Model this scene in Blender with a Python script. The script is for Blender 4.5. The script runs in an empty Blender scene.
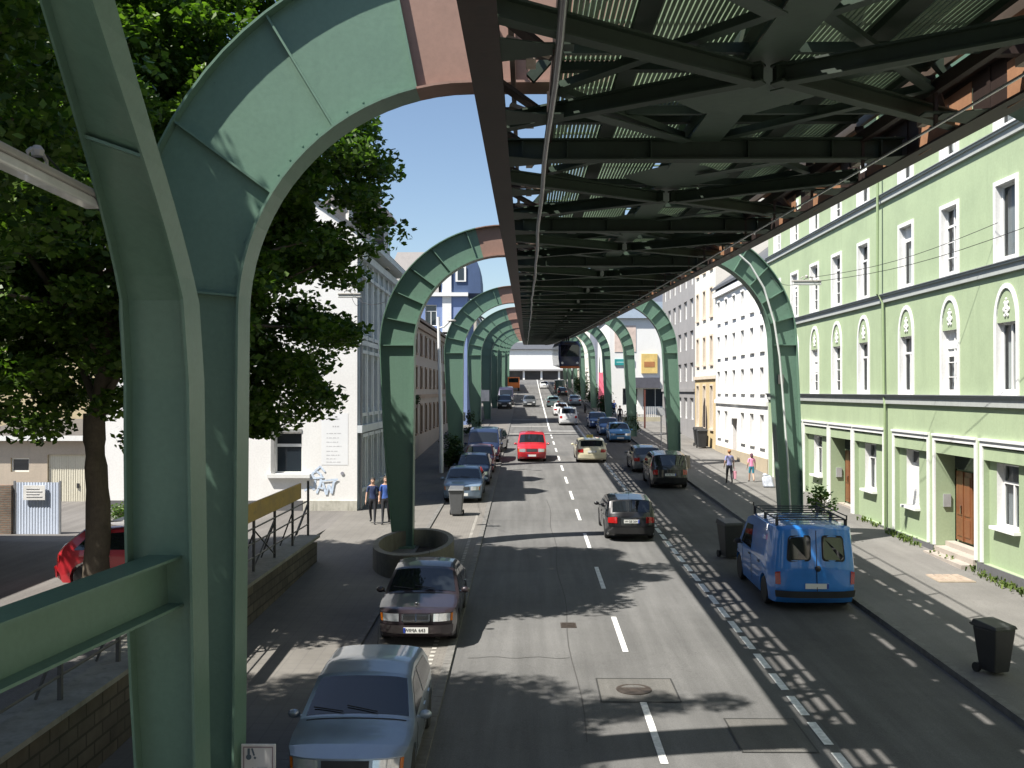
import bpy, bmesh, math, random
from mathutils import Vector, Matrix, Euler
import numpy as np
random.seed(7)
S = bpy.context.scene
COL = S.collection
PI = math.pi
R = math.radians
def zg(y):
    "street surface: a steady climb that steepens far up the street"
    return .024*y + (4.5e-5*y*y if y > 0 else 0)
# ------------------------------------------------------------------ materials
MATS = {}
def nt_new(name):
    m = bpy.data.materials.new(name); m.use_nodes = True
    nt = m.node_tree; nt.nodes.clear()
    out = nt.nodes.new('ShaderNodeOutputMaterial')
    b = nt.nodes.new('ShaderNodeBsdfPrincipled')
    nt.links.new(b.outputs[0], out.inputs[0])
    return m, nt, b, out
def noise_node(nt, scale, detail=4, rough=.6, vec=None, stretch=None):
    n = nt.nodes.new('ShaderNodeTexNoise'); n.inputs['Scale'].default_value = scale
    n.inputs['Detail'].default_value = detail; n.inputs['Roughness'].default_value = rough
    tc = nt.nodes.new('ShaderNodeTexCoord')
    src = tc.outputs['Object']
    if stretch:
        mp = nt.nodes.new('ShaderNodeMapping'); mp.inputs['Scale'].default_value = stretch
        nt.links.new(src, mp.inputs[0]); src = mp.outputs[0]
    nt.links.new(src, n.inputs['Vector'])
    return n
def ramp(nt, src, stops):
    r = nt.nodes.new('ShaderNodeValToRGB')
    while len(r.color_ramp.elements) < len(stops): r.color_ramp.elements.new(.5)
    for e, (p, c) in zip(r.color_ramp.elements, stops):
        e.position = p; e.color = c if len(c) == 4 else (*c, 1)
    nt.links.new(src, r.inputs[0])
    return r
def mixc(nt, fac, a, b, mode='MIX'):
    m = nt.nodes.new('ShaderNodeMix'); m.data_type = 'RGBA'; m.blend_type = mode
    for i, v in ((0, fac), (6, a), (7, b)):
        if hasattr(v, 'is_linked') or hasattr(v, 'links'): nt.links.new(v, m.inputs[i])
        elif isinstance(v, (int, float)): m.inputs[i].default_value = v
        else: m.inputs[i].default_value = (*v, 1) if len(v) == 3 else v
    return m.outputs[2]
def mat(name, col, rough=.6, metal=0., var=.18, scale=2., bump=0., bscale=30., coat=0., fine=True, stretch=None, spec=.5):
    if name in MATS: return MATS[name]
    m, nt, b, out = nt_new(name)
    n = noise_node(nt, scale, 5, .65, stretch=stretch)
    lo = tuple(max(0, c*(1-var)) for c in col); hi = tuple(min(1, c*(1+var*.7)) for c in col)
    r = ramp(nt, n.outputs[0], [(.3, lo), (.7, hi)])
    nt.links.new(r.outputs[0], b.inputs['Base Color'])
    b.inputs['Roughness'].default_value = rough; b.inputs['Metallic'].default_value = metal
    b.inputs['Specular IOR Level'].default_value = spec
    if coat: b.inputs['Coat Weight'].default_value = coat; b.inputs['Coat Roughness'].default_value = .04
    if bump:
        bn = noise_node(nt, bscale, 3)
        bp = nt.nodes.new('ShaderNodeBump'); bp.inputs['Strength'].default_value = bump; bp.inputs['Distance'].default_value = .02
        nt.links.new(bn.outputs[0], bp.inputs['Height']); nt.links.new(bp.outputs[0], b.inputs['Normal'])
    MATS[name] = m
    return m
def mat_weathered(name, col, dirt, amount=.5, rough=.55, scale=1.2, streak=(3, 3, .35), metal=0):
    "paint or plaster with vertical streaks and blotches of another colour"
    if name in MATS: return MATS[name]
    m, nt, b, out = nt_new(name)
    n1 = noise_node(nt, scale, 6, .7); n2 = noise_node(nt, scale*1.5, 5, .6, stretch=streak); n3 = noise_node(nt, 14, 3)
    r1 = ramp(nt, n1.outputs[0], [(.42, (0, 0, 0)), (.72, (1, 1, 1))])
    r2 = ramp(nt, n2.outputs[0], [(.48, (0, 0, 0)), (.75, (1, 1, 1))])
    mul = nt.nodes.new('ShaderNodeMath'); mul.operation = 'MAXIMUM'
    nt.links.new(r1.outputs[0], mul.inputs[0]); nt.links.new(r2.outputs[0], mul.inputs[1])
    m2 = nt.nodes.new('ShaderNodeMath'); m2.operation = 'MULTIPLY'; m2.inputs[1].default_value = amount
    nt.links.new(mul.outputs[0], m2.inputs[0])
    c = mixc(nt, m2.outputs[0], col, dirt)
    r3 = ramp(nt, n3.outputs[0], [(.3, (.9, .9, .9)), (.7, (1, 1, 1))])
    c = mixc(nt, 1., c, r3.outputs[0], 'MULTIPLY')
    nt.links.new(c, b.inputs['Base Color'])
    b.inputs['Roughness'].default_value = rough; b.inputs['Metallic'].default_value = metal
    bp = nt.nodes.new('ShaderNodeBump'); bp.inputs['Strength'].default_value = .15; bp.inputs['Distance'].default_value = .01
    nt.links.new(n3.outputs[0], bp.inputs['Height']); nt.links.new(bp.outputs[0], b.inputs['Normal'])
    MATS[name] = m
    return m
def mat_asphalt(name, col, patch=.25, blotch=.35, crack=True, long_wear=True):
    if name in MATS: return MATS[name]
    m, nt, b, out = nt_new(name)
    n1 = noise_node(nt, .22, 6, .65); n2 = noise_node(nt, 45, 2); n3 = noise_node(nt, 1.1, 5, .6, stretch=(2.2, .12, 1))
    r1 = ramp(nt, n1.outputs[0], [(.35, tuple(c*(1-blotch*.5) for c in col)), (.65, tuple(c*(1+blotch*.35) for c in col))])
    r3 = ramp(nt, n3.outputs[0], [(.35, (1-patch,)*3), (.65, (1, 1, 1))])
    r2 = ramp(nt, n2.outputs[0], [(.3, (.78,)*3), (.7, (1.12,)*3)])
    c = mixc(nt, 1., r1.outputs[0], r3.outputs[0], 'MULTIPLY'); c = mixc(nt, 1., c, r2.outputs[0], 'MULTIPLY')
    if crack:
        v = nt.nodes.new('ShaderNodeTexVoronoi'); v.feature = 'DISTANCE_TO_EDGE'; v.inputs['Scale'].default_value = .28
        tc = nt.nodes.new('ShaderNodeTexCoord'); nn = noise_node(nt, 1.4, 4)
        vm = nt.nodes.new('ShaderNodeVectorMath'); vm.operation = 'ADD'
        sc = nt.nodes.new('ShaderNodeVectorMath'); sc.operation = 'SCALE'; sc.inputs['Scale'].default_value = 1.6
        nt.links.new(nn.outputs[1], sc.inputs[0]); nt.links.new(tc.outputs['Object'], vm.inputs[0]); nt.links.new(sc.outputs[0], vm.inputs[1])
        nt.links.new(vm.outputs[0], v.inputs['Vector'])
        rc = ramp(nt, v.outputs['Distance'], [(.0, (.84,)*3), (.005, (1, 1, 1))])
        c = mixc(nt, 1., c, rc.outputs[0], 'MULTIPLY')
    nt.links.new(c, b.inputs['Base Color']); b.inputs['Roughness'].default_value = .85
    b.inputs['Specular IOR Level'].default_value = .3
    bp = nt.nodes.new('ShaderNodeBump'); bp.inputs['Strength'].default_value = .25; bp.inputs['Distance'].default_value = .01
    nt.links.new(n2.outputs[0], bp.inputs['Height']); nt.links.new(bp.outputs[0], b.inputs['Normal'])
    MATS[name] = m
    return m
def mat_paving(name, c1, c2, mortar, bw=.3, bh=.3, offset=.5):
    if name in MATS: return MATS[name]
    m, nt, b, out = nt_new(name)
    tc = nt.nodes.new('ShaderNodeTexCoord')
    br = nt.nodes.new('ShaderNodeTexBrick'); br.offset = offset
    br.inputs['Color1'].default_value = (*c1, 1); br.inputs['Color2'].default_value = (*c2, 1); br.inputs['Mortar'].default_value = (*mortar, 1)
    br.inputs['Scale'].default_value = 1; br.inputs['Brick Width'].default_value = bw; br.inputs['Row Height'].default_value = bh
    br.inputs['Mortar Size'].default_value = .012
    nt.links.new(tc.outputs['Object'], br.inputs['Vector'])
    n1 = noise_node(nt, .6, 6, .7)
    r1 = ramp(nt, n1.outputs[0], [(.3, (.72,)*3), (.7, (1.05,)*3)])
    c = mixc(nt, 1., br.outputs['Color'], r1.outputs[0], 'MULTIPLY')
    nt.links.new(c, b.inputs['Base Color']); b.inputs['Roughness'].default_value = .85
    MATS[name] = m
    return m
def mat_masonry(name, c1, c2, mortar, bw=.5, bh=.2):
    "rubble or brick on a wall whose plane is vertical: u runs along Y (+X), v along Z"
    if name in MATS: return MATS[name]
    m, nt, b, out = nt_new(name)
    tc = nt.nodes.new('ShaderNodeTexCoord'); sp = nt.nodes.new('ShaderNodeSeparateXYZ'); cb = nt.nodes.new('ShaderNodeCombineXYZ')
    ad = nt.nodes.new('ShaderNodeMath'); ad.operation = 'ADD'
    nt.links.new(tc.outputs['Object'], sp.inputs[0]); nt.links.new(sp.outputs[0], ad.inputs[0]); nt.links.new(sp.outputs[1], ad.inputs[1])
    nt.links.new(ad.outputs[0], cb.inputs[0]); nt.links.new(sp.outputs[2], cb.inputs[1])
    br = nt.nodes.new('ShaderNodeTexBrick')
    br.inputs['Color1'].default_value = (*c1, 1); br.inputs['Color2'].default_value = (*c2, 1); br.inputs['Mortar'].default_value = (*mortar, 1)
    br.inputs['Scale'].default_value = 1; br.inputs['Brick Width'].default_value = bw; br.inputs['Row Height'].default_value = bh
    br.inputs['Mortar Size'].default_value = .02; br.inputs['Bias'].default_value = -.1
    nt.links.new(cb.outputs[0], br.inputs['Vector'])
    n1 = noise_node(nt, 1.3, 6, .7); r1 = ramp(nt, n1.outputs[0], [(.3, (.55,)*3), (.7, (1.1,)*3)])
    c = mixc(nt, 1., br.outputs['Color'], r1.outputs[0], 'MULTIPLY')
    nt.links.new(c, b.inputs['Base Color']); b.inputs['Roughness'].default_value = .9
    bp = nt.nodes.new('ShaderNodeBump'); bp.inputs['Strength'].default_value = .5; bp.inputs['Distance'].default_value = .03; bp.invert = True
    nt.links.new(br.outputs['Fac'], bp.inputs['Height']); nt.links.new(bp.outputs[0], b.inputs['Normal'])
    MATS[name] = m
    return m
def mat_glass(name='window_glass', tint=(.02, .025, .03), clear=.0):
    if name in MATS: return MATS[name]
    m, nt, b, out = nt_new(name)
    b.inputs['Base Color'].default_value = (*tint, 1); b.inputs['Roughness'].default_value = .03; b.inputs['Specular IOR Level'].default_value = .9
    n = noise_node(nt, .8, 1); bp = nt.nodes.new('ShaderNodeBump'); bp.inputs['Strength'].default_value = .05; bp.inputs['Distance'].default_value = .02
    nt.links.new(n.outputs[0], bp.inputs['Height']); nt.links.new(bp.outputs[0], b.inputs['Normal'])
    if clear:
        t = nt.nodes.new('ShaderNodeBsdfTransparent'); t.inputs[0].default_value = (.85, .9, .9, 1); mx = nt.nodes.new('ShaderNodeMixShader'); mx.inputs[0].default_value = clear
        nt.links.new(b.outputs[0], mx.inputs[1]); nt.links.new(t.outputs[0], mx.inputs[2]); nt.links.new(mx.outputs[0], out.inputs[0])
    MATS[name] = m
    return m
def mat_leaf(name, dark, light, trans=.3):
    if name in MATS: return MATS[name]
    m, nt, b, out = nt_new(name)
    g = nt.nodes.new('ShaderNodeNewGeometry')
    r = ramp(nt, g.outputs['Random Per Island'], [(0, dark), (.6, tuple((a+c)/2 for a, c in zip(dark, light))), (1, light)])
    nt.links.new(r.outputs[0], b.inputs['Base Color']); b.inputs['Roughness'].default_value = .45; b.inputs['Specular IOR Level'].default_value = .35
    t = nt.nodes.new('ShaderNodeBsdfTranslucent'); mx = nt.nodes.new('ShaderNodeMixShader'); mx.inputs[0].default_value = trans
    tint = mixc(nt, 1., r.outputs[0], (1.3, 1.6, .5), 'MULTIPLY')
    nt.links.new(tint, t.inputs[0]); nt.links.new(b.outputs[0], mx.inputs[1]); nt.links.new(t.outputs[0], mx.inputs[2]); nt.links.new(mx.outputs[0], out.inputs[0])
    MATS[name] = m
    return m
# ------------------------------------------------------------------ objects
def tag(o, label=None, cat=None, group=None, kind=None):
    if label: o['label'] = label
    if cat: o['category'] = cat
    if group: o['group'] = group
    if kind: o['kind'] = kind
    return o
def empty(name, loc, label, cat, group=None, rot=(0, 0, 0)):
    o = bpy.data.objects.new(name, None); COL.objects.link(o)
    o.empty_display_size = .3; o.location = loc; o.rotation_euler = rot
    return tag(o, label, cat, group)
def root_of(o):
    while o.parent: o = o.parent
    return o
def link_mesh(name, me, parent=None):
    o = bpy.data.objects.new(name, me); COL.objects.link(o)
    if parent: o.parent = parent
    return o
class MB:
    def __init__(s): s.v = []; s.f = []; s.m = []
    def add(s, vs, fs, mi=0):
        n = len(s.v); s.v += [tuple(v) for v in vs]
        for f in fs: s.f.append([i+n for i in f]); s.m.append(mi)
    def quad(s, a, b, c, d, mi=0): s.add([a, b, c, d], [(0, 1, 2, 3)], mi)
    def hexa(s, p, mi=0):
        s.add(p, [(0, 3, 2, 1), (4, 5, 6, 7), (0, 1, 5, 4), (1, 2, 6, 5), (2, 3, 7, 6), (3, 0, 4, 7)], mi)
    def box(s, x0, x1, y0, y1, z0, z1, mi=0):
        s.hexa([(x0, y0, z0), (x1, y0, z0), (x1, y1, z0), (x0, y1, z0), (x0, y0, z1), (x1, y0, z1), (x1, y1, z1), (x0, y1, z1)], mi)
    def bar(s, p, q, w, h, mi=0, up=(0, 0, 1)):
        "rectangular bar from p to q, w across, h along up"
        p = Vector(p); q = Vector(q); d = (q-p).normalized(); u = Vector(up)
        a = d.cross(u)
        if a.length < 1e-4: a = d.cross(Vector((0, 1, 0)))
        a.normalize(); u = a.cross(d).normalized()
        a *= w/2; u *= h/2
        s.hexa([p-a-u, p+a-u, q+a-u, q-a-u, p-a+u, p+a+u, q+a+u, q-a+u], mi)
    def tube(s, pts, r, n=8, mi=0, cap=True):
        pts = [Vector(p) for p in pts]; rs = r if isinstance(r, (list, tuple)) else [r]*len(pts)
        rings = []; n0 = len(s.v)
        for i, p in enumerate(pts):
            d = (pts[min(i+1, len(pts)-1)]-pts[max(i-1, 0)]).normalized()
            a = d.cross(Vector((0, 0, 1)))
            if a.length < .05: a = d.cross(Vector((0, 1, 0)))
            a.normalize(); b = d.cross(a)
            for k in range(n):
                t = 2*PI*k/n; s.v.append(tuple(p+a*math.cos(t)*rs[i]+b*math.sin(t)*rs[i]))
        for i in range(len(pts)-1):
            for k in range(n):
                k2 = (k+1) % n
                s.f.append([n0+i*n+k, n0+i*n+k2, n0+(i+1)*n+k2, n0+(i+1)*n+k]); s.m.append(mi)
        if cap:
            s.f.append([n0+k for k in range(n)]); s.m.append(mi)
            s.f.append([n0+(len(pts)-1)*n+k for k in reversed(range(n))]); s.m.append(mi)
    def lathe(s, c, prof, n=16, mi=0, axis='z'):
        n0 = len(s.v)
        for (r, h) in prof:
            for k in range(n):
                t = 2*PI*k/n; a, b = r*math.cos(t), r*math.sin(t)
                s.v.append((c[0]+a, c[1]+b, c[2]+h) if axis == 'z' else (c[0]+h, c[1]+a, c[2]+b) if axis == 'x' else (c[0]+a, c[1]+h, c[2]+b))
        for i in range(len(prof)-1):
            for k in range(n):
                k2 = (k+1) % n
                s.f.append([n0+i*n+k, n0+i*n+k2, n0+(i+1)*n+k2, n0+(i+1)*n+k]); s.m.append(mi)
        s.f.append([n0+k for k in reversed(range(n))]); s.m.append(mi)
        s.f.append([n0+(len(prof)-1)*n+k for k in range(n)]); s.m.append(mi)
    def build(s, name, mats, parent=None, smooth=None, bevel=0, recalc=True, world=True):
        me = bpy.data.meshes.new(name)
        off = root_of(parent).location if (parent and world) else Vector((0, 0, 0))
        if parent and root_of(parent).name.startswith('elevated_railway'): s.v = [(v[0]*.915, v[1], v[2]) for v in s.v]
        me.from_pydata([(v[0]-off[0], v[1]-off[1], v[2]-off[2]) for v in s.v], [], s.f)
        if not isinstance(mats, (list, tuple)): mats = [mats]
        for m in mats: me.materials.append(m)
        if len(mats) > 1: me.polygons.foreach_set('material_index', s.m)
        if recalc:
            bm = bmesh.new(); bm.from_mesh(me); bmesh.ops.recalc_face_normals(bm, faces=bm.faces); bm.to_mesh(me); bm.free()
        if smooth is not None:
            me.shade_smooth()
            try: me.set_sharp_from_angle(angle=R(smooth))
            except Exception: pass
        o = link_mesh(name, me, parent)
        if bevel:
            b = o.modifiers.new('bevel', 'BEVEL'); b.width = bevel; b.segments = 2; b.limit_method = 'ANGLE'; b.angle_limit = R(50)
        return o
def blob(mb, c, rx, ry, rz, mi=0, n=10, jitter=0):
    "closed rounded lump"
    prof = []
    rings = max(4, n//2)
    n0 = len(mb.v)
    for i in range(rings+1):
        a = -PI/2+PI*i/rings
        for k in range(n):
            t = 2*PI*k/n; j = 1+random.uniform(-jitter, jitter)
            mb.v.append((c[0]+rx*math.cos(a)*math.cos(t)*j, c[1]+ry*math.cos(a)*math.sin(t)*j, c[2]+rz*math.sin(a)*j))
    for i in range(rings):
        for k in range(n):
            k2 = (k+1) % n; mb.f.append([n0+i*n+k, n0+i*n+k2, n0+(i+1)*n+k2, n0+(i+1)*n+k]); mb.m.append(mi)
_fc = {}
def text_mesh(name, txt, size, M, parent, material, depth=.004):
    "lettering as a real mesh; M places its XY plane in the thing's coordinates"
    cu = bpy.data.curves.new(name, 'FONT'); cu.body = txt; cu.size = size; cu.extrude = depth; cu.align_x = 'CENTER'; cu.align_y = 'CENTER'
    cu.resolution_u = 2
    t = bpy.data.objects.new(name+'_tmp', cu); COL.objects.link(t)
    dg = bpy.context.evaluated_depsgraph_get(); dg.update()
    me = bpy.data.meshes.new_from_object(t.evaluated_get(dg)); bpy.data.objects.remove(t); bpy.data.curves.remove(cu)
    me.transform(M); me.materials.clear(); me.materials.append(material); me.name = name
    return link_mesh(name, me, parent)
# ------------------------------------------------------------------ world, sun, camera
SUN_EL, = (R(58.9),)
to_sun = Vector((-.565, -.34, 1.0)).normalized()
w = bpy.data.worlds.new('World'); S.world = w; w.use_nodes = True
nt = w.node_tree; nt.nodes.clear()
sky = nt.nodes.new('ShaderNodeTexSky'); sky.sky_type = 'NISHITA'; sky.sun_disc = False
sky.sun_elevation = math.asin(to_sun.z); sky.sun_rotation = math.atan2(to_sun.x, to_sun.y)
sky.air_density = 1.0; sky.dust_density = .8; sky.ozone_density = 1.2; sky.altitude = 150
bg = nt.nodes.new('ShaderNodeBackground'); bg.inputs[1].default_value = .078
wo = nt.nodes.new('ShaderNodeOutputWorld'); nt.links.new(sky.outputs[0], bg.inputs[0]); nt.links.new(bg.outputs[0], wo.inputs[0])
sl = bpy.data.lights.new('sun', 'SUN'); sl.energy = 5.0; sl.angle = R(.53); sl.color = (1, .955, .88)
so = bpy.data.objects.new('sun', sl); COL.objects.link(so); so.rotation_euler = to_sun.to_track_quat('Z', 'Y').to_euler(); so.location = (-30, -15, 60)
cd = bpy.data.cameras.new('camera'); cam = bpy.data.objects.new('camera', cd); COL.objects.link(cam); S.camera = cam
cd.sensor_width = 36; cd.lens = 36*1000/1024; cd.clip_start = .1; cd.clip_end = 2000
cam.location = (0, 0, 6); cam.rotation_euler = (R(90)+.007, 0, .014)
S.view_settings.view_transform = 'Standard'; S.view_settings.look = 'None'; S.view_settings.gamma = 1; S.view_settings.exposure = .98
S.cycles.use_denoising = True
S.cycles.max_bounces = 6; S.cycles.transparent_max_bounces = 8; S.cycles.diffuse_bounces = 2; S.cycles.glossy_bounces = 3
# ------------------------------------------------------------------ ground, road, pavements
M_asph = mat_asphalt('street_asphalt', (.145, .143, .139))
M_asph2 = mat_asphalt('parking_lane_asphalt', (.125, .12, .116), blotch=.5)
M_yard = mat_asphalt('yard_asphalt', (.17, .16, .15), blotch=.3)
M_pave_l = mat_paving('left_paving', (.165, .155, .14), (.158, .148, .133), (.135, .128, .118), .3, .3, 0)
M_pave_l2 = mat_paving('parking_paving', (.19, .178, .158), (.175, .162, .145), (.14, .13, .118), .2, .1, .5)
M_pave_r = mat_asphalt('pavement_surface', (.185, .177, .165), patch=.15, blotch=.4)
M_kerb = mat('kerb_stone', (.15, .145, .135), .8, var=.35, scale=5)
M_white = mat('road_paint', (.72, .72, .70), .6, var=.3, scale=9)
M_earth = mat('far_ground', (.10, .10, .08), .9, var=.4, scale=.05)
M_conc = mat_weathered('old_concrete', (.30, .29, .25), (.09, .09, .07), .6, .9)
YS = [-60+4*i for i in range(16)] + [4+4*i for i in range(150)]
def sheet(name, x0, x1, dz, m, y0=-60, y1=600, skirt=0, f=zg, mid=0):
    b = MB(); ys = sorted({y0, y1} | {y for y in YS if y0 < y < y1})
    xs = [x0+(x1-x0)*i/(mid+1) for i in range(mid+2)]
    for a, c in zip(ys, ys[1:]):
        for p, q in zip(xs, xs[1:]):
            b.quad((p, a, f(a)+dz), (q, a, f(a)+dz), (q, c, f(c)+dz), (p, c, f(c)+dz))
        if skirt:
            for x in (x0, x1): b.quad((x, a, f(a)+dz), (x, a, f(a)+dz-skirt), (x, c, f(c)+dz-skirt), (x, c, f(c)+dz))
    if skirt:
        for y in (y0, y1): b.quad((x0, y, f(y)+dz), (x1, y, f(y)+dz), (x1, y, f(y)+dz-skirt), (x0, y, f(y)+dz-skirt))
    return tag(b.build(name, m), kind='structure')
XK = -1.5       # left edge of the carriageway
sheet('ground', -420, 420, -.06, M_earth, mid=2)
YEND = 300
sheet('road', XK, 8.25, 0, M_asph, y1=YEND)
sheet('parking_lane', 4.95, 8.2, .004, M_asph2, y1=YEND)
sheet('parking_strip', -3.5, XK-.16, .05, M_pave_l2, y1=YEND, skirt=.1)
sheet('pavement_left', -7.2, -3.65, .10, M_pave_l, y1=YEND, skirt=.15)
sheet('pavement_right', 8.42, 14.5, .12, M_pave_r, y1=YEND, skirt=.15)
def kerb(name, x0, x1, h):
    b = MB(); y = -20
    while y < 200:
        b.box(x0, x1, y, y+.985, zg(y)-.1, zg(y)+h)
        for i in (-4, -3, -2, -1): b.v[i] = (b.v[i][0], b.v[i][1], zg(b.v[i][1])+h)
        y += 1
    tag(b.build(name, M_kerb), kind='structure')
kerb('kerb_right', 8.25, 8.42, .125); kerb('kerb_left', XK-.16, XK, .06); kerb('kerb_middle', -3.65, -3.5, .105)
# yard behind the retaining wall: level, then blending into the street
def yz(y):
    t = min(1, max(0, (y-29)/7)); t = t*t*(3-2*t)
    return 1.5*(1-t)+(zg(y)+.1)*t
def yard_sheet():
    b = MB(); ys = [-30+2*i for i in range(60)]; xs = [-120, -60, -30, -15, -7.2]
    for a, c in zip(ys, ys[1:]):
        for p, q in zip(xs, xs[1:]): b.quad((p, a, yz(a)), (q, a, yz(a)), (q, c, yz(c)), (p, c, yz(c)))
        if 28 <= a < 37: b.quad((-7.2, a, yz(a)), (-7.2, a, zg(a)-.1), (-7.2, c, zg(c)-.1), (-7.2, c, yz(c)))
    return tag(b.build('yard_ground', M_yard), kind='structure')
yard_sheet()
# markings
b = MB(); y = 15.15-5.9*4
def strip(b, x0, x1, y0, y1, dz=.008):
    b.quad((x0, y0, zg(y0)+dz), (x1, y0, zg(y0)+dz), (x1, y1, zg(y1)+dz), (x0, y1, zg(y1)+dz))
while y < 76:
    strip(b, 2.03, 2.15, y, y+2.9); y += 5.9
yy = y
while yy < 84: strip(b, 2.03, 2.15, yy, yy+1.6); yy += 2.6
strip(b, 2.05, 4.6, 88, 88.35)
yy = 88
while yy < 250: strip(b, 2.05+(yy-88)*.004, 2.19+(yy-88)*.004, yy, min(yy+8, 250)); yy += 8
tag(b.build('centre_line', M_white), kind='structure')
b = MB(); y = -12
while y < 170: strip(b, 4.72, 4.87, y, y+1.0, .012); y += 1.33
tag(b.build('edge_line', M_white), kind='structure')
b = MB(); y = -6
while y < 40: strip(b, -1.98, -1.88, y, y+.12, .06); y += .27
tag(b.build('gutter_stones', mat('pale_stone', (.42, .40, .36), .8, var=.3)), kind='structure')
b = MB()
for (y0, y1, x1) in ((84.5, 85.2, 4.6), (94, 94.8, 2), (104, 104.6, 2.5)): strip(b, -1.4, x1, y0, y1, .005)
tag(b.build('road_seam', mat('pale_patch', (.3, .29, .27), .85, var=.2)), kind='structure')
b = MB()
for k in range(26):
    y = 16+k*1.1; x = .95+.05*math.sin(y*.8); x2 = .95+.05*math.sin((y+1.1)*.8); b.quad((x, y, zg(y)+.006), (x+.02, y, zg(y)+.006), (x2+.02, y+1.1, zg(y+1.1)+.006), (x2, y+1.1, zg(y+1.1)+.006))
for (y, x0, x1) in ((29.2, -1.3, .3), (24.1, .9, 1.9), (38.6, -1.4, 2.0), (47, -.5, 4.5), (20.6, -1.2, .9)):
    for k in range(10):
        xa = x0+(x1-x0)*k/10; xb = x0+(x1-x0)*(k+1)/10; ya = y+.06*math.sin(xa*7); yb = y+.06*math.sin(xb*7); b.quad((xa, ya, zg(ya)+.0065), (xb, yb, zg(yb)+.0065), (xb, yb+.02, zg(yb)+.0065), (xa, ya+.02, zg(ya)+.0065))
tag(b.build('road_cracks', mat('sealed_crack', (.06, .058, .055), .8)), kind='structure')
# asphalt patches with dark joints, manhole cover
M_joint = mat('tar_joint', (.035, .035, .033), .7)
M_patch = mat_asphalt('patch_asphalt', (.145, .14, .13), crack=False)
M_iron = mat('cast_iron', (.07, .055, .045), .6, .4, var=.4, scale=8)
b = MB()
for (x0, x1, y0, y1) in ((1.33, 2.78, 17.9, 19.25), (3.35, 4.55, 15.6, 17.1)):
    strip(b, x0, x1, y0, y1, .009)
    j = MB()
    for q in ((x0, x0+.03, y0, y1), (x1-.03, x1, y0, y1), (x0, x1, y0, y0+.03), (x0, x1, y1-.03, y1)): strip(j, *q, .013)
    tag(j.build('patch_joint', M_joint), kind='structure')
tag(b.build('road_patch', M_patch), kind='structure')
b = MB(); b.lathe((2.0, 18.6, zg(18.6)), [(.33, .0), (.33, .017), (.27, .017), (.26, .012), (.05, .012), (.04, .017)], 24)
tag(b.build('manhole_cover', M_iron, smooth=30), 'round iron manhole cover in the dark asphalt patch on the road', 'manhole cover')
b = MB()
for k in range(5): b.box(.83, 1.13, 23.0+k*.09, 23.05+k*.09, zg(23.2), zg(23.2)+.014)
b.box(.8, 1.16, 22.95, 23.48, zg(23.2)-.02, zg(23.2)+.006)
tag(b.build('road_hatch', M_iron), 'small dark rectangular hatch in the left driving lane', 'hatch')
b = MB(); b.box(11.2, 12.2, 27.3, 28.5, zg(28)+.1, zg(28)+.1265); 
for k in range(4): b.box(11.25+.24*k, 11.45+.24*k, 27.4, 28.4, zg(28)+.12, zg(28)+.132, 1)
tag(b.build('pavement_hatch', [mat('hatch_frame', (.33, .27, .2), .8), mat('hatch_stone', (.36, .28, .22), .8, var=.4, scale=6)]), 'square brownish stone hatch in the right pavement', 'hatch')
# weeds at the foot of the green house
def tufts(name, spots, label, hgt=.16):
    b = MB()
    for (x, y, z, n, r) in spots:
        for i in range(n):
            a = random.uniform(0, 2*PI); rr = random.uniform(0, r); px, py = x+rr*math.cos(a)*.5, y+rr*math.sin(a)
            t = random.uniform(0, 2*PI); h = hgt*random.uniform(.4, 1.1); d = Vector((math.cos(t), math.sin(t), 0))
            s = Vector((-d.y, d.x, 0))*.02
            p = Vector((px, py, z)); q = p+d*h*.4+Vector((0, 0, h)); e = p+d*h*.8+Vector((0, 0, h*.9))
            b.add([p-s, p+s, q+s*1.6, q-s*1.6, e], [(0, 1, 2, 3), (3, 2, 4)])
    o = b.build(name, mat_leaf('weed_leaf', (.05, .09, .02), (.16, .2, .05)), recalc=False)
    return tag(o, label, 'weeds', kind='stuff')
tufts('weeds', [(12.75, y, zg(y)+.12, int(n), .5) for y, n in ((35.0, 30), (34.2, 30), (33.6, 45), (32.9, 10), (31.5, 8), (28.8, 15), (28, 25), (27.3, 30), (26.6, 45), (26, 30), (36.8, 20), (38, 20), (30.3, 15), (25, 20))], 'green and dry weeds growing along the foot of the green house')
# ------------------------------------------------------------------ the suspension railway
HS = 8.70
def zs(y): return zg(y)+HS
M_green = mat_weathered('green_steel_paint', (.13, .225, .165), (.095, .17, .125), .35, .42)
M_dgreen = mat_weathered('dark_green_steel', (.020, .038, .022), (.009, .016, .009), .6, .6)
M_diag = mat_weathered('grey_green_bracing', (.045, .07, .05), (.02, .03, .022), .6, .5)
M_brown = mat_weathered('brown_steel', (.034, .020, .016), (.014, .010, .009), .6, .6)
M_sunlit_rust = mat_weathered('sunlit_rust_steel', (.38, .20, .11), (.14, .06, .035), .5, .6)  # rust brown, lightened so that sun on the web is in the colour
M_pink = mat_weathered('primer_brown_steel', (.30, .18, .14), (.2, .12, .09), .5, .6)
M_grate = mat('grating_green', (.20, .28, .18), .5, var=.2)
M_gmetal = mat('galvanised_steel', (.5, .5, .5), .35, .7, var=.15)
M_cable = mat('black_cable', (.02, .02, .02), .5)
Y0T, Y1T = -22, 232
tr = empty('elevated_railway_track', (2.5, 0, HS), 'dark riveted steel suspension railway track running above the street', 'railway track')
def stations(step, a=Y0T, b=Y1T):
    n = max(1, round((b-a)/step)); return [a+(b-a)*i/n for i in range(n+1)]
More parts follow.
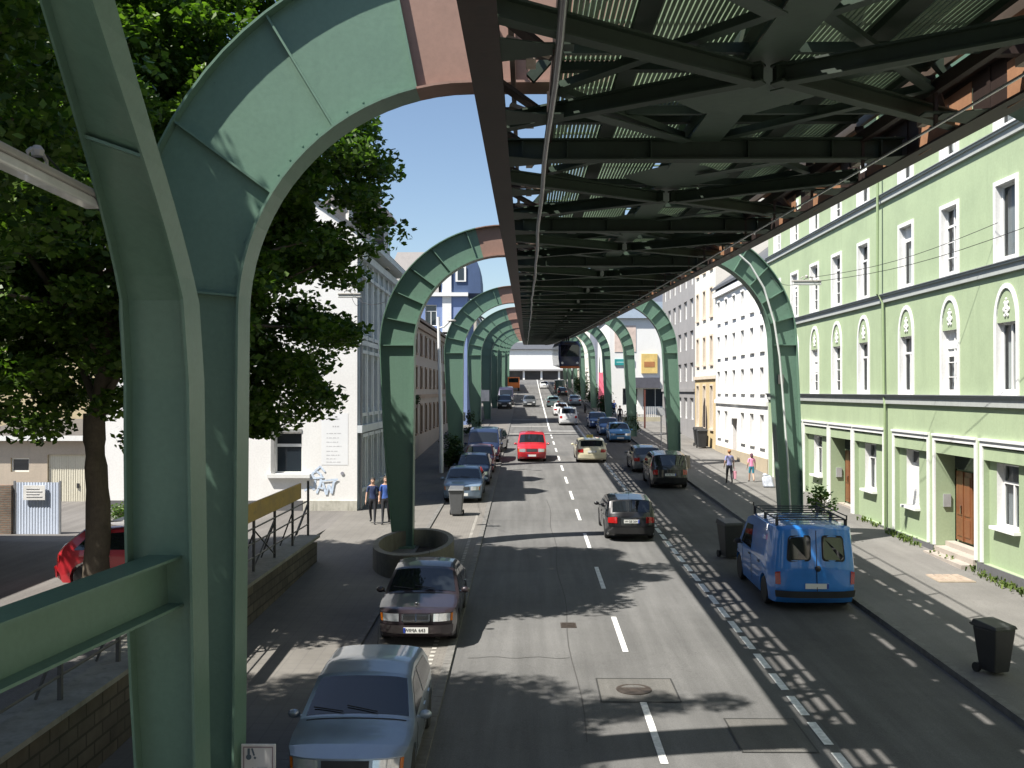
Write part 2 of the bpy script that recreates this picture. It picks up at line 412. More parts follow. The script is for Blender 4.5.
def longbar(mb, x0, x1, d0, d1, step=10, a=Y0T, b=Y1T, mi=0):
    ys = stations(step, a, b); n0 = len(mb.v)
    for y in ys:
        for (x, d) in ((x0, d0), (x1, d0), (x1, d1), (x0, d1)): mb.v.append((x, y, zs(y)+d))
    for i in range(len(ys)-1):
        for k in range(4):
            k2 = (k+1) % 4; mb.f.append([n0+4*i+k, n0+4*i+k2, n0+4*i+4+k2, n0+4*i+4+k]); mb.m.append(mi)
    for i in (0, len(ys)-1):
        mb.f.append([n0+4*i+k for k in range(4)]); mb.m.append(mi)
BAY = 2.35
bays = [Y0T+BAY*i for i in range(int((Y1T-Y0T)/BAY)+1)]
# outer girders: bottom flange, web with openings, top flange
b = MB()
longbar(b, -.56, -.24, 0, .03); longbar(b, -.42, -.39, .03, .16); longbar(b, -.42, -.39, .42, .56); longbar(b, -.52, -.28, .56, .59)
for y in bays:
    b.box(-.43, -.385, y-.35, y+.35, zs(y)+.02, zs(y)+.57)
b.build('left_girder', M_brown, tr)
b = MB()
longbar(b, 5.36, 5.66, 0, .03); longbar(b, 5.50, 5.53, .03, .20); longbar(b, 5.50, 5.53, .44, .56); longbar(b, 5.38, 5.64, .56, .59)
for i, y in enumerate(bays):
    b.box(5.495, 5.535, y-.4, y+.4, zs(y)+.02, zs(y)+.57)
    b.box(5.48, 5.56, y-.04, y+.04, zs(y)+.03, zs(y)+.56)
b.build('right_girder', M_brown, tr)
b = MB()
for i, y in enumerate(bays[:-1]):
    b.box(5.485, 5.495, y+.42+.3*(i % 2), y+BAY-.42-.4*(i % 3 == 0), zs(y)+.04, zs(y)+.52)
    b.box(4.97, 5.30, y+.7, y+1.5, zs(y)+.60, zs(y)+.62)
b.build('sunlit_rust_panels', M_sunlit_rust, tr)['kind'] = 'stuff'  # rusty patches whose bright colour stands in for sunlight on the girder web
# cross beams, one part for each is too many to single out past a hundred
def ibeam(b, x0, y0, x1, y1, dz, h, w=.20):
    za, zb = zs(y0)+dz, zs(y1)+dz
    b.bar((x0, y0, za), (x1, y1, zb), w, .022); b.bar((x0, y0, za+h/2), (x1, y1, zb+h/2), .02, h-.024); b.bar((x0, y0, za+h), (x1, y1, zb+h), w, .022)
b = MB()
for i, y in enumerate(bays):
    z = zs(y)
    if i % 3 == 0:
        ibeam(b, -.30, y, 5.42, y, .03, .26, .24)
        for x in (-.05, .6, 1.8, 3.2, 4.4, 5.1): b.box(x-.01, x+.01, y-.1, y+.1, z+.045, z+.27)
    else:
        # bracing runs in chevrons from the outer girders to the centre chord
        s_ = 1.25 if i % 3 == 1 else -1.25
        ibeam(b, -.28, y-s_*.55, 2.5, y+s_, .05, .17, .15); ibeam(b, 5.40, y-s_*.55, 2.64, y+s_, .05, .17, .15)
        b.box(-.30, .45, y-.09, y+.09, z+.03, z+.05); b.box(4.7, 5.42, y-.09, y+.09, z+.03, z+.05)
    # knee plates towards the outer girders
    b.add([(-.24, y-.3, z+.022), (.28, y-.12, z+.022), (.28, y+.12, z+.022), (-.24, y+.3, z+.022), (-.24, y-.3, z+.012), (.28, y-.12, z+.012), (.28, y+.12, z+.012), (-.24, y+.3, z+.012)], [(0, 1, 2, 3), (4, 5, 6, 7), (0, 1, 5, 4), (1, 2, 6, 5), (2, 3, 7, 6), (3, 0, 4, 7)])
    b.add([(5.36, y-.3, z+.022), (4.9, y-.12, z+.022), (4.9, y+.12, z+.022), (5.36, y+.3, z+.022), (5.36, y-.3, z+.012), (4.9, y-.12, z+.012), (4.9, y+.12, z+.012), (5.36, y+.3, z+.012)], [(0, 1, 2, 3), (4, 5, 6, 7), (0, 1, 5, 4), (1, 2, 6, 5), (2, 3, 7, 6), (3, 0, 4, 7)])
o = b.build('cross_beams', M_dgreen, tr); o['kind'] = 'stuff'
# inner stringers and brackets
b = MB()
for x in (.28, 4.82): longbar(b, x, x+.09, .26, .40)
for y in bays:
    for (x0, x1) in ((-.38, .3), (4.88, 5.5)):
        b.bar((x0, y+.2, zs(y)+.50), (x1, y+BAY*.5, zs(y)+.34), .12, .05)
        b.box(min(x0, x1)+.02, max(x0, x1)-.02, y+1.0, y+1.12, zs(y)+.3, zs(y)+.42)
b.build('stringers', M_brown, tr)
b = MB()
for i, y in enumerate(bays):
    b.box(.0, .10, y+.55, y+.85, zs(y)+.12, zs(y)+.2); b.box(5.0, 5.1, y+.55, y+.85, zs(y)+.12, zs(y)+.2)
    b.bar((-.2, y+.62, zs(y)+.33), (.25, y+.75, zs(y)+.22), .09, .05)
b.build('bracket', mat_weathered('tan_steel', (.36, .30, .24), (.2, .12, .08), .6), tr)['kind'] = 'stuff'
# centre chord with wide gusset plates and flat diagonals
b = MB(); longbar(b, 2.36, 2.40, .375, .55); longbar(b, 2.74, 2.78, .375, .55); longbar(b, 2.33, 2.80, .27, .285)
for i, y in enumerate(bays):
    if i % 2 == 0:
        z = zs(y)+.262
        b.add([(2.25, y-.75, z), (2.9, y-.75, z), (3.45, y-.1, z), (3.45, y+.1, z), (2.9, y+.75, z), (2.25, y+.75, z), (1.7, y+.1, z), (1.7, y-.1, z)], [tuple(range(8))])
b.build('centre_chord', mat_weathered('grey_green_steel', (.065, .10, .072), (.04, .06, .045), .5), tr)
b = MB()
for i in range(0, len(bays)-1):
    y, y2 = bays[i], bays[i+1]
    for (xa, xb) in ((.35, 2.3), (4.8, 2.8)):
        s1, s2 = (xa, xb) if i % 2 == 0 else (xb, xa)
        b.bar((s1, y, zs(y)+.30), (s2, y2, zs(y2)+.30), .13, .014); b.bar((s1, y, zs(y)+.35), (s2, y2, zs(y2)+.35), .014, .10)
for i in range(0, len(bays)-1):
    y, y2 = bays[i], bays[i+1]; ym = y+BAY/2
    b.bar((.1, ym, zs(y)+.42), (5.1, ym, zs(y)+.42), .07, .10)
    if i % 2 == 0: b.bar((.3, y+.2, zs(y)+.22), (2.3, y2-.2, zs(y2)+.22), .20, .014)
    else: b.bar((4.9, y+.2, zs(y)+.22), (2.9, y2-.2, zs(y2)+.22), .20, .014)
b.build('diagonals', M_diag, tr)
# walkway grating: long slats with open slots
b = MB(); x = .42; k = 0
while x < 4.7:
    if not (2.32 < x < 2.8 or 1.15 < x < 1.32 or 3.75 < x < 3.95): longbar(b, x, x+.040, .62, .66, 12)
    x += .058
for i, y in enumerate(stations(1.175)): b.box(.4, 4.72, y-.03, y+.03, zs(y)+.66, zs(y)+.68)
o = b.build('walkway_grating', M_grate, tr); o['kind'] = 'stuff'
b = MB()
for (x0, x1) in ((1.12, 1.34), (3.72, 3.97), (.36, .42), (4.70, 4.78)): longbar(b, x0, x1, .55, .71)
for y in bays[::1]: b.box(.36, 4.78, y-.06, y+.06, zs(y)+.52, zs(y)+.612)
b.build('walkway_frame', M_dgreen, tr)
# upright lattice above the centre line
b = MB(); longbar(b, 2.40, 2.72, 3.0, 3.25); HB = 4.7
for i, y in enumerate(stations(HB)[:-1]):
    y2 = y+HB
    b.bar((2.55, y, zs(y)+.6), (2.55, y2, zs(y2)+3.0), .12, .14); b.bar((2.55, y2, zs(y2)+.6), (2.55, y, zs(y)+3.0), .12, .14)
    b.bar((2.55, y, zs(y)+.6), (2.55, y, zs(y)+3.0), .16, .16, up=(0, 1, 0))
    for x in (.05, 5.05): b.bar((x, y, zs(y)+.45), (2.55, y, zs(y)+3.0), .1, .12)
for x in (-.4, 5.5):
    longbar(b, x-.02, x+.02, 1.55, 1.6)
    for y in bays[::1]: b.bar((x, y, zs(y)+.55), (x, y, zs(y)+1.6), .05, .05, up=(0, 1, 0))
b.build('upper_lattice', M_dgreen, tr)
# running rails on the outer girders, power pipe, thin cable
b = MB(); 
for x in (-.16, 4.98): longbar(b, x-.03, x+.03, .56, .70)
b.build('rail', mat('rail_steel', (.2, .16, .13), .4, .7), tr)
b = MB()
for i, y in enumerate(stations(2.35)[:-1]):
    pass
pts = [(.275+.018*math.sin(y*.27)+.012*math.sin(y*.9), y, zs(y)-.06+.02*math.sin(y*.5)) for y in stations(1.2)]
b.tube(pts, .036, 8)
b.build('power_pipe', mat('pipe_sheath', (.16, .15, .16), .3, .3), tr, smooth=60)
b = MB(); pts = [(4.86, y, zs(y)-.09) for y in stations(6)]; b.tube(pts, .016, 6)
b.build('cable', M_gmetal, tr, smooth=60)
b = MB()
for y in bays:
    b.box(4.84, 4.88, y-.02, y+.02, zs(y)-.09, zs(y)+.3); b.box(.25, .30, y-.02, y+.02, zs(y)-.04, zs(y)+.3)
b.build('hangers', M_brown, tr)['kind'] = 'stuff'
# ---- portals
def arch_pts(side, nar=1):
    "inner and outer outline of one leg with its arch, from the foot up to the crown; local coordinates, z from the street. nar: 1 ordinary, 0.6 slim leaning arch, 2 deep arch of the anchor support"
    inn, outl = [], []
    if side < 0: fi, ti, fo, to, cx = -3.70, -3.65, -4.22, -4.72, -.70
    else: fi, ti, fo, to, cx = 8.33, 7.93, 8.92, 8.72, 4.98
    if nar == 2: fo, to = (-4.35, -5.1) if side < 0 else (9.0, 9.3)
    n = 9
    for i in range(n):
        t = i/(n-1); inn.append((fi+(ti-fi)*t, -.15+6.81*t))
        bow = .10*math.sin(t*PI)
        outl.append((fo+(to-fo)*t**.8+side*bow*.5, -.15+6.81*t))
    m = 20; rxi = abs(ti-cx); rxo = abs(to-cx); rzo = 3.88
    if nar == 2: rzo = 4.68
    if nar < 1: outl = [(p[0]+(q[0]-p[0])*(.95-.37*k/8), q[1]) for k, (p, q) in enumerate(zip(inn, outl))]; rzo = 3.42
    for i in range(1, m+1):
        a = PI/2*i/m
        if nar < 1: rxo = rxi+1.07*(.58-.2*i/m)
        inn.append((cx+side*rxi*math.cos(a), 6.66+2.94*math.sin(a))); outl.append((cx+side*rxo*math.cos(a), 6.66+rzo*math.sin(a)))
    return inn, outl
def arch_mesh(side, shear=None, i0=0, i1=None, fd=.18, bd=.36, nar=1):
    inn, outl = arch_pts(side, nar); b = MB(); i1 = i1 or len(inn)-1
    sh = shear or (lambda x, z: 0)
    P = lambda p, y, z=None: (p[0], y+sh(p[0], p[1] if z is None else z), p[1])
    for i in range(i0, i1):
        a, c, d, e = inn[i], inn[i+1], outl[i+1], outl[i]
        za, zc = inn[i][1], inn[i+1][1]
        b.hexa([P(a, -.015, za), P(e, -.015, za), P(e, .015, za), P(a, .015, za), P(c, -.015, zc), P(d, -.015, zc), P(d, .015, zc), P(c, .015, zc)])
        for (p, q, s) in ((a, c, -1), (e, d, 1)):
            # flange strip, .03 thick, set outside the web
            v = Vector((q[0]-p[0], q[1]-p[1])); nrm = Vector((v.y, -v.x)).normalized()*.03
            mid = Vector(((a[0]+e[0])/2, (a[1]+e[1])/2)); 
            if (Vector(p)+nrm-mid).length < (Vector(p)-nrm-mid).length: nrm = -nrm
            p2, q2 = (p[0]+nrm.x, p[1]+nrm.y), (q[0]+nrm.x, q[1]+nrm.y)
            b.hexa([P(p, -fd, za), P(p2, -fd, za), P(p2, bd, za), P(p, bd, za), P(q, -fd, zc), P(q2, -fd, zc), P(q2, bd, zc), P(q, bd, zc)])
    return b, inn, outl, P
def stiff(b, inn, outl, P, idx, fd=.13):
    for i in idx:
        a, e = Vector(inn[i]), Vector(outl[i]); v = (e-a); t = Vector((-v.y, v.x)).normalized()*.014
        for (y0, y1) in ((-fd, -.016), (.016, fd)):
            zi = inn[i][1]; b.hexa([P(a-t, y0, zi), P(e-t, y0, zi), P(e-t, y1, zi), P(a-t, y1, zi), P(a+t, y0, zi), P(e+t, y0, zi), P(e+t, y1, zi), P(a+t, y1, zi)])
def rivets(b, inn, outl, P, side):
    for i in range(1, len(inn)-1):
        for (p, q, off) in ((inn[i], inn[i+1], .1), (outl[i], outl[i+1], -.1)):
            a = Vector(p); d = (Vector(outl[i])-Vector(inn[i])).normalized()*off
            c = a+d; b.lathe(P(c, 0), [(.016, -.022), (.016, .022)], 6, axis='y')
CUTL = None
def make_portal(y, label, first=None, anchor=False):
    loc = Vector((0, y, zg(y)))
    r = empty('arched_support', loc, label, 'railway support', 'green arched supports of the suspension railway')
    NAR = 2 if anchor else 1
    if first:
        for ch in first.children:
            if ch.name.split('.')[0] in ('leaning_arch', 'tie_beam', 'conduit', 'junction_box'): continue
            c = ch.copy(); COL.objects.link(c); c.parent = r
            for g in ch.children:
                d = g.copy(); COL.objects.link(d); d.parent = c
        return r
    for side in (-1, 1):
        b, inn, outl, P = arch_mesh(side, i1=(25 if side < 0 else 28), nar=NAR); stiff(b, inn, outl, P, (9, 15, 20, 25) if anchor else (8, 11, 14, 17, 20, 24)); rivets(b, inn[:24], outl[:24], P, side)
        foot = inn[0][0] if side > 0 else outl[0][0]
        b.box(foot-.12, foot+.62, -.35, .35, -.1, .14)
        b.build('left_arch' if side < 0 else 'right_arch', M_green, r, world=False)
    # cross girder
    b = MB(); inn, outl = arch_pts(-1, NAR)
    pin = [p for p in inn[25:]]+[(4.9, inn[-1][1])]; pout = [p for p in outl[25:]]+[(4.9, outl[-1][1])]
    for i in range(len(pin)-1):
        a, c, d, e = pin[i], pin[i+1], pout[i+1], pout[i]
        b.hexa([(a[0], -.02, a[1]), (e[0], -.02, e[1]), (e[0], .02, e[1]), (a[0], .02, a[1]), (c[0], -.02, c[1]), (d[0], -.02, d[1]), (d[0], .02, d[1]), (c[0], .02, c[1])])
        for (p, q, dz) in ((a, c, -.03), (e, d, .03)):
            b.hexa([(p[0], -.16, p[1]), (p[0], .36, p[1]), (q[0], .36, q[1]), (q[0], -.16, q[1]), (p[0], -.16, p[1]+dz), (p[0], .36, p[1]+dz), (q[0], .36, q[1]+dz), (q[0], -.16, q[1]+dz)])
    for x in (-.15, .6, 1.6, 2.6, 3.6): b.box(x-.015, x+.015, -.12, .2, inn[-1][1], outl[-1][1])
    b.build('cross_girder', M_pink, r, world=False)
    return r
PY = [32.5, 58, 81, 104, 127, 150, 173, 196, 219]
desc = ['second green arched support, standing in the round planter by the parked saloon', 'third green arched support from the camera, beside the small parked cars',
 'fourth green arched support, its left leg behind the blue tower', 'fifth green arched support, next to the hanging train', 'sixth green arched support along the street, beyond the hanging train', 'seventh green arched support along the street, far away',
 'eighth green arched support, far up the street', 'ninth green arched support, near the far end', 'last green arched support, before the white building closing the street']
p0 = make_portal(PY[0], desc[0])
for y, d in zip(PY[1:], desc[1:]): make_portal(y, d, p0)
make_portal(-9, 'green arched support behind the camera', p0)
pn = make_portal(12.7, 'nearest green arched support, with a leaning second leg and a tie beam', None, True)
# the nearest support leans a second arch forwards (towards the camera)
def lean(x, z):
    return -1.35-.08*max(0, z)-.66*max(0, z-6.2)**2.1
for side in (-1,):
    b, inn, outl, P = arch_mesh(side, lean, nar=.66, bd=.34); stiff(b, inn, outl, P, (13, 19, 24))
    b.build('leaning_arch', M_green, pn, world=False)
b = MB()
p, q = Vector((-3.96, -1.44, 3.59)), Vector((-4.92, -7.6, 3.45))
for dz, h, wd in ((.27, .03, .38), (-.27, .03, .38), (0, .52, .03)): b.bar(p+Vector((0, 0, dz)), q+Vector((0, 0, dz)), wd, h)
b.build('tie_beam', M_green, pn, world=False)
# conduit and lamp fittings on the second support
b = MB(); pts = [(6.75, -.25, 9.65), (7.2, -.25, 9.25), (7.65, -.25, 8.5), (7.98, -.25, 7.4), (8.15, -.25, 6.3), (8.26, -.25, 5), (8.4, -.25, 3), (8.5, -.25, 1.2), (8.55, -.25, .1)]
b.tube(pts, .035, 8); b.build('conduit', mat('pale_conduit', (.6, .62, .6), .5), p0, smooth=60, world=False)
b = MB(); b.box(8.15, 8.32, -.12, -.02, 5.4, 5.7); b.build('junction_box', mat('box_grey', (.12, .12, .11), .6), p0, world=False)
# ---- hanging train far off
M_tb = mat('train_blue', (.015, .02, .06), .3, coat=.5); M_to = mat('train_orange', (.5, .12, .02), .4, coat=.5)
TY = 101
tn = empty('suspended_train', (4.42, TY, zs(TY)-3.7), 'dark blue train hanging under the right hand track in the distance', 'train')
def tz(y): return zs(y)
sec = [(-1.02, -3.25), (1.02, -3.25), (1.14, -2.3), (1.12, -1.0), (.9, -.55), (-.9, -.55), (-1.12, -1.0), (-1.14, -2.3)]
b = MB(); ysn = [TY, TY+.3, TY+8, TY+16, TY+23.7, TY+24]; scs = [.86, 1, 1, 1, 1, .86]
n0 = 0
for y, s in zip(ysn, scs):
    for (x, z) in sec: b.v.append((4.42+x*s, y, tz(y)+(-1.9+(z+1.9)*s)))
for i in range(len(ysn)-1):
    for k in range(8):
        k2 = (k+1) % 8; b.f.append([i*8+k, i*8+k2, i*8+8+k2, i*8+8+k]); b.m.append(1 if k in (0,) else 0)
b.f.append(list(range(8))); b.m.append(0); b.f.append([40+k for k in range(8)]); b.m.append(0)
b.build('body', [M_tb, M_to], tn, bevel=.05)
b = MB(); b.box(3.5, 5.34, TY-.03, TY+.02, tz(TY)-2.1, tz(TY)-.95); wsn = b.build('windscreen', mat_glass('train_glass', (.01, .012, .02)), tn)
b = MB(); b.box(3.9, 4.95, TY-.03, TY+.02, tz(TY)-.86, tz(TY)-.68); b.build('destination_board', mat('black_board', (.02, .02, .02), .4), tn)
for x in (3.66, 5.18):
    b = MB(); b.lathe((x, TY+.02, tz(TY)-2.75), [(.12, .05), (.12, -.06), (.09, -.07)], 12, axis='y')
    b.build('headlight', mat('lamp_glass_white', (.8, .8, .75), .15, coat=.5), tn)
b = MB(); b.box(3.44, 5.4, TY-.04, TY+.3, tz(TY)-3.3, tz(TY)-3.1); b.build('bumper', M_to, tn)
b = MB()
for y in (TY+3, TY+9, TY+15, TY+21):
    b.box(4.35, 4.5, y-.2, y+.2, tz(y)-.6, tz(y)+.1); b.box(4.45, 5.1, y-.15, y+.15, tz(y)+.0, tz(y)+.25)
b.build('suspension_arm', M_brown, tn)
# ------------------------------------------------------------------ vehicles
def paint(name, col, metal=.35):
    k = 'paint_'+name
    if k in MATS: return MATS[k]
    m, nt, b, out = nt_new(k)
    n = noise_node(nt, 1.3, 5, .6); n2 = noise_node(nt, 60, 2)
    r = ramp(nt, n.outputs[0], [(.35, tuple(c*.85 for c in col)), (.75, tuple(min(1, c*1.08+.01) for c in col))])
    nt.links.new(r.outputs[0], b.inputs['Base Color'])
    rr = ramp(nt, n.outputs[0], [(.3, (.28,)*3), (.7, (.42,)*3)]); nt.links.new(rr.outputs[0], b.inputs['Roughness'])
    b.inputs['Metallic'].default_value = metal; b.inputs['Coat Weight'].default_value = .9; b.inputs['Coat Roughness'].default_value = .05
    MATS[k] = m; return m
M_cglass = mat_glass('car_glass', (.012, .015, .018))
M_rub = mat('rubber', (.018, .018, .018), .75, var=.3)
M_plast = mat('black_plastic', (.03, .03, .032), .55, var=.3)
M_rim = mat('alloy', (.5, .5, .52), .3, .8)
M_seam = mat('seam_dark', (.008, .008, .008), .7)
M_red = mat('tail_lamp_red', (.35, .012, .012), .15, coat=.8); M_amb = mat('indicator_amber', (.6, .16, .01), .2, coat=.8)
M_head = mat('head_lamp', (.62, .65, .68), .08, .6, coat=1); M_chrome = mat('chrome', (.75, .75, .76), .12, 1., var=.05)
M_plate = mat('plate_white', (.75, .75, .72), .4, var=.05); M_ptext = mat('plate_black', (.01, .01, .01), .5); M_pblue = mat('plate_blue', (.02, .06, .4), .4)
def sm(a, b, x):
    t = min(1, max(0, (x-a)/(b-a))); return t*t*(3-2*t)
KIND = {
 # outline front to back over the top (y forward), W half width, belt height, wheel positions, glass segments (indices into the outline)
 'saloon': dict(L=4.42, W=.84, H=1.40, belt=.90, tum=.20, wr=.31, fw=1.38, rw=-1.30,
   top=[(2.19, .30), (2.21, .50), (2.17, .74), (2.02, .80), (1.0, .93), (.28, 1.34), (-.1, 1.40), (-.75, 1.37), (-1.42, 1.00), (-2.05, .94), (-2.16, .82), (-2.20, .5), (-2.18, .30)], ws=(4, 5), rs=(7, 8), side=[(.86, .95), (.30, 1.28), (-.1, 1.33), (-.72, 1.30), (-1.22, .98)], split=[-.22]),
 'hatch': dict(L=4.05, W=.84, H=1.44, belt=.90, tum=.19, wr=.31, fw=1.25, rw=-1.22,
   top=[(2.0, .28), (2.02, .50), (1.96, .72), (1.72, .84), (.98, .97), (.25, 1.39), (-.3, 1.45), (-1.35, 1.38), (-1.86, .98), (-1.95, .85), (-2.01, .52), (-1.98, .28)], ws=(4, 5), rs=(7, 8), side=[(.84, .98), (.26, 1.33), (-.3, 1.38), (-1.2, 1.32), (-1.5, 1.0)], split=[-.25]),
 'estate': dict(L=4.45, W=.86, H=1.45, belt=.90, tum=.19, wr=.32, fw=1.38, rw=-1.30,
   top=[(2.19, .30), (2.21, .50), (2.15, .72), (1.95, .82), (1.0, .95), (.25, 1.38), (-.3, 1.45), (-1.75, 1.40), (-2.10, .98), (-2.17, .85), (-2.21, .52), (-2.18, .28)], ws=(4, 5), rs=(7, 8), side=[(.86, .97), (.27, 1.33), (-.3, 1.38), (-1.7, 1.33), (-1.9, 1.0)], split=[-.2, -1.15]),
 'mpv': dict(L=4.3, W=.90, H=1.72, belt=1.02, tum=.15, wr=.33, fw=1.35, rw=-1.30,
   top=[(2.10, .30), (2.13, .55), (2.06, .85), (1.80, .98), (1.25, 1.12), (.42, 1.64), (-.2, 1.72), (-1.85, 1.66), (-2.08, 1.10), (-2.12, .95), (-2.15, .55), (-2.12, .30)], ws=(4, 5), rs=(7, 8), side=[(1.08, 1.12), (.44, 1.56), (-.2, 1.63), (-1.72, 1.58), (-1.9, 1.12)], split=[-.15, -1.1]),
 'van': dict(L=4.35, W=.98, H=1.95, belt=1.05, tum=.10, wr=.33, fw=1.42, rw=-1.25,
   top=[(2.13, .30), (2.17, .55), (2.10, .85), (1.85, 1.02), (1.35, 1.15), (.72, 1.80), (.2, 1.93), (-1.9, 1.95), (-2.06, 1.88), (-2.16, 1.0), (-2.18, .5), (-2.16, .32)], ws=(4, 5), rs=None, side=[(1.12, 1.12), (.66, 1.66), (.05, 1.70), (.05, 1.12)], split=[]),
 'bigvan': dict(L=5.2, W=1.0, H=2.4, belt=1.3, tum=.08, wr=.34, fw=1.75, rw=-1.6,
   top=[(2.55, .30), (2.6, .6), (2.5, 1.1), (2.25, 1.28), (1.55, 2.1), (1.1, 2.36), (-2.4, 2.40), (-2.55, 2.3), (-2.6, .6), (-2.57, .32)], ws=(3, 4), rs=None, side=[(2.0, 1.36), (1.55, 1.98), (.8, 2.0), (.8, 1.36)], split=[]),
}
def bounds_x(K, x, y, z):
    "the body's shaping: plan taper, tumblehome, crowned top"
    W, L = K['W'], K['L']; u = abs(x)/W
    f = 1.0
    ye = abs(y)/(L/2)
    f -= .10*sm(.72, 1.0, ye)**1.3
    if z > K['belt']: f -= K['tum']*((z-K['belt'])/(K['H']-K['belt']))**1.15
    if z < .5: f -= .035*sm(.5, .2, z)
    f += .012*math.exp(-((z-K['belt']+.15)/.10)**2)
    y2 = y-math.copysign(1, y)*.16*u**4*sm(.80, 1.0, ye)
    z2 = z
    if z > .68: z2 -= (.035*u**2+.035*u**8)*sm(.68, .95, z)
    return Vector((x*f, y2, z2))
def finish(bm, K, name, mats, parent, smooth=35, off=0):
    for v in bm.verts: v.co = bounds_x(K, *v.co)
    bm.normal_update()
    if off:
        for v in bm.verts: v.co += Vector(v.normal)*off
    me = bpy.data.meshes.new(name); bm.to_mesh(me); bm.free()
    for m in (mats if isinstance(mats, list) else [mats]): me.materials.append(m)
    me.shade_smooth()
    try: me.set_sharp_from_angle(angle=R(smooth))
    except Exception: pass
    return link_mesh(name, me, parent)
def cuts(bm, ys=(), xs=(), zs_=()):
    for axis, vals in ((0, xs), (1, ys), (2, zs_)):
        for val in vals:
            no = [0, 0, 0]; no[axis] = 1; co = [0, 0, 0]; co[axis] = val
            bmesh.ops.bisect_plane(bm, geom=bm.verts[:]+bm.edges[:]+bm.faces[:], plane_co=co, plane_no=no, dist=1e-5)
def seg_panel(K, i, t0, t1, x0, x1, nx=6, ny=4, both=False, seg=None):
    "a patch on outline segment i, between fractions t0..t1 along it and x0..x1 across (fractions of the half width)"
    a, b_ = (K['top'][i], K['top'][i+1]) if seg is None else seg
    bm = bmesh.new()
    for sgn in ((1, -1) if both else (1,)):
        vs = []
        for j in range(ny+1):
            t = t0+(t1-t0)*j/ny
            vs.append([bm.verts.new((sgn*K['W']*(x0+(x1-x0)*k/nx), a[0]+(b_[0]-a[0])*t, a[1]+(b_[1]-a[1])*t)) for k in range(nx+1)])
        for j in range(ny):
            for k in range(nx):
                q = (vs[j][k], vs[j][k+1], vs[j+1][k+1], vs[j+1][k]); bm.faces.new(q if sgn > 0 else q[::-1])
    # outward: away from the middle of the car
    bm.normal_update()
    c = Vector((0, 0, .7))
    for f in bm.faces:
        if (f.calc_center_median()-c).dot(f.normal) < 0: f.normal_flip()
    return bm
def side_poly(K, poly, sgn, cut_y=.22):
    bm = bmesh.new(); vs = [bm.verts.new((sgn*K['W'], y, z)) for (y, z) in poly]; bm.faces.new(vs)
    y0, y1 = min(p[0] for p in poly), max(p[0] for p in poly); z0, z1 = min(p[1] for p in poly), max(p[1] for p in poly)
    n = int((y1-y0)/cut_y); nz = int((z1-z0)/.12)
    cuts(bm, ys=[y0+(y1-y0)*i/(n+1) for i in range(1, n+1)], zs_=[z0+(z1-z0)*i/(nz+1) for i in range(1, nz+1)])
    bm.normal_update()
    for f in bm.faces:
        if f.normal.x*sgn < 0: f.normal_flip()
    return bm
def clip_poly(poly, ya, yb):
    "part of a polygon (y, z) with ya <= y <= yb"
    def half(p, lim, keep):
        out = []
        for i in range(len(p)):
            a, c = p[i-1], p[i]; ina, inc = keep(a[0], lim), keep(c[0], lim)
            if ina != inc:
                t = (lim-a[0])/(c[0]-a[0]); out.append((lim, a[1]+(c[1]-a[1])*t))
            if inc: out.append(c)
        return out
    return half(half(poly, ya, lambda v, l: v >= l), yb, lambda v, l: v <= l)
WHEEL = {}
def wheel(parent, x, y, r, sgn):
    key = (r, sgn)
    if key not in WHEEL:
        t = MB(); w = .10
        t.lathe((0, 0, 0), [(r*.62, -w), (r*.9, -w), (r*.98, -w*.75), (r, -w*.4), (r, w*.4), (r*.98, w*.75), (r*.9, w), (r*.62, w)], 22, axis='x')
        rm = MB(); s = sgn
        rm.lathe((0, 0, 0), [(r*.66, s*w*.96), (r*.63, s*w*.6), (r*.55, s*w*.5)], 22, axis='x')
        for k in range(7):
            a = 2*PI*k/7; rm.bar((s*w*.8, 0, 0), (s*w*.85, math.cos(a)*r*.62, math.sin(a)*r*.62), .05, .02, up=(1, 0, 0))
        rm.lathe((0, 0, 0), [(.05, s*w*.7), (.05, s*w*.95)], 10, axis='x')
        a = t.build('wheel', M_rub, None, smooth=40); c = rm.build('rim', M_rim, None, smooth=40)
        WHEEL[key] = (a.data, c.data); bpy.data.objects.remove(a); bpy.data.objects.remove(c)
    a = link_mesh('wheel', WHEEL[key][0], parent); a.location = (x, y, r); link_mesh('rim', WHEEL[key][1], a)
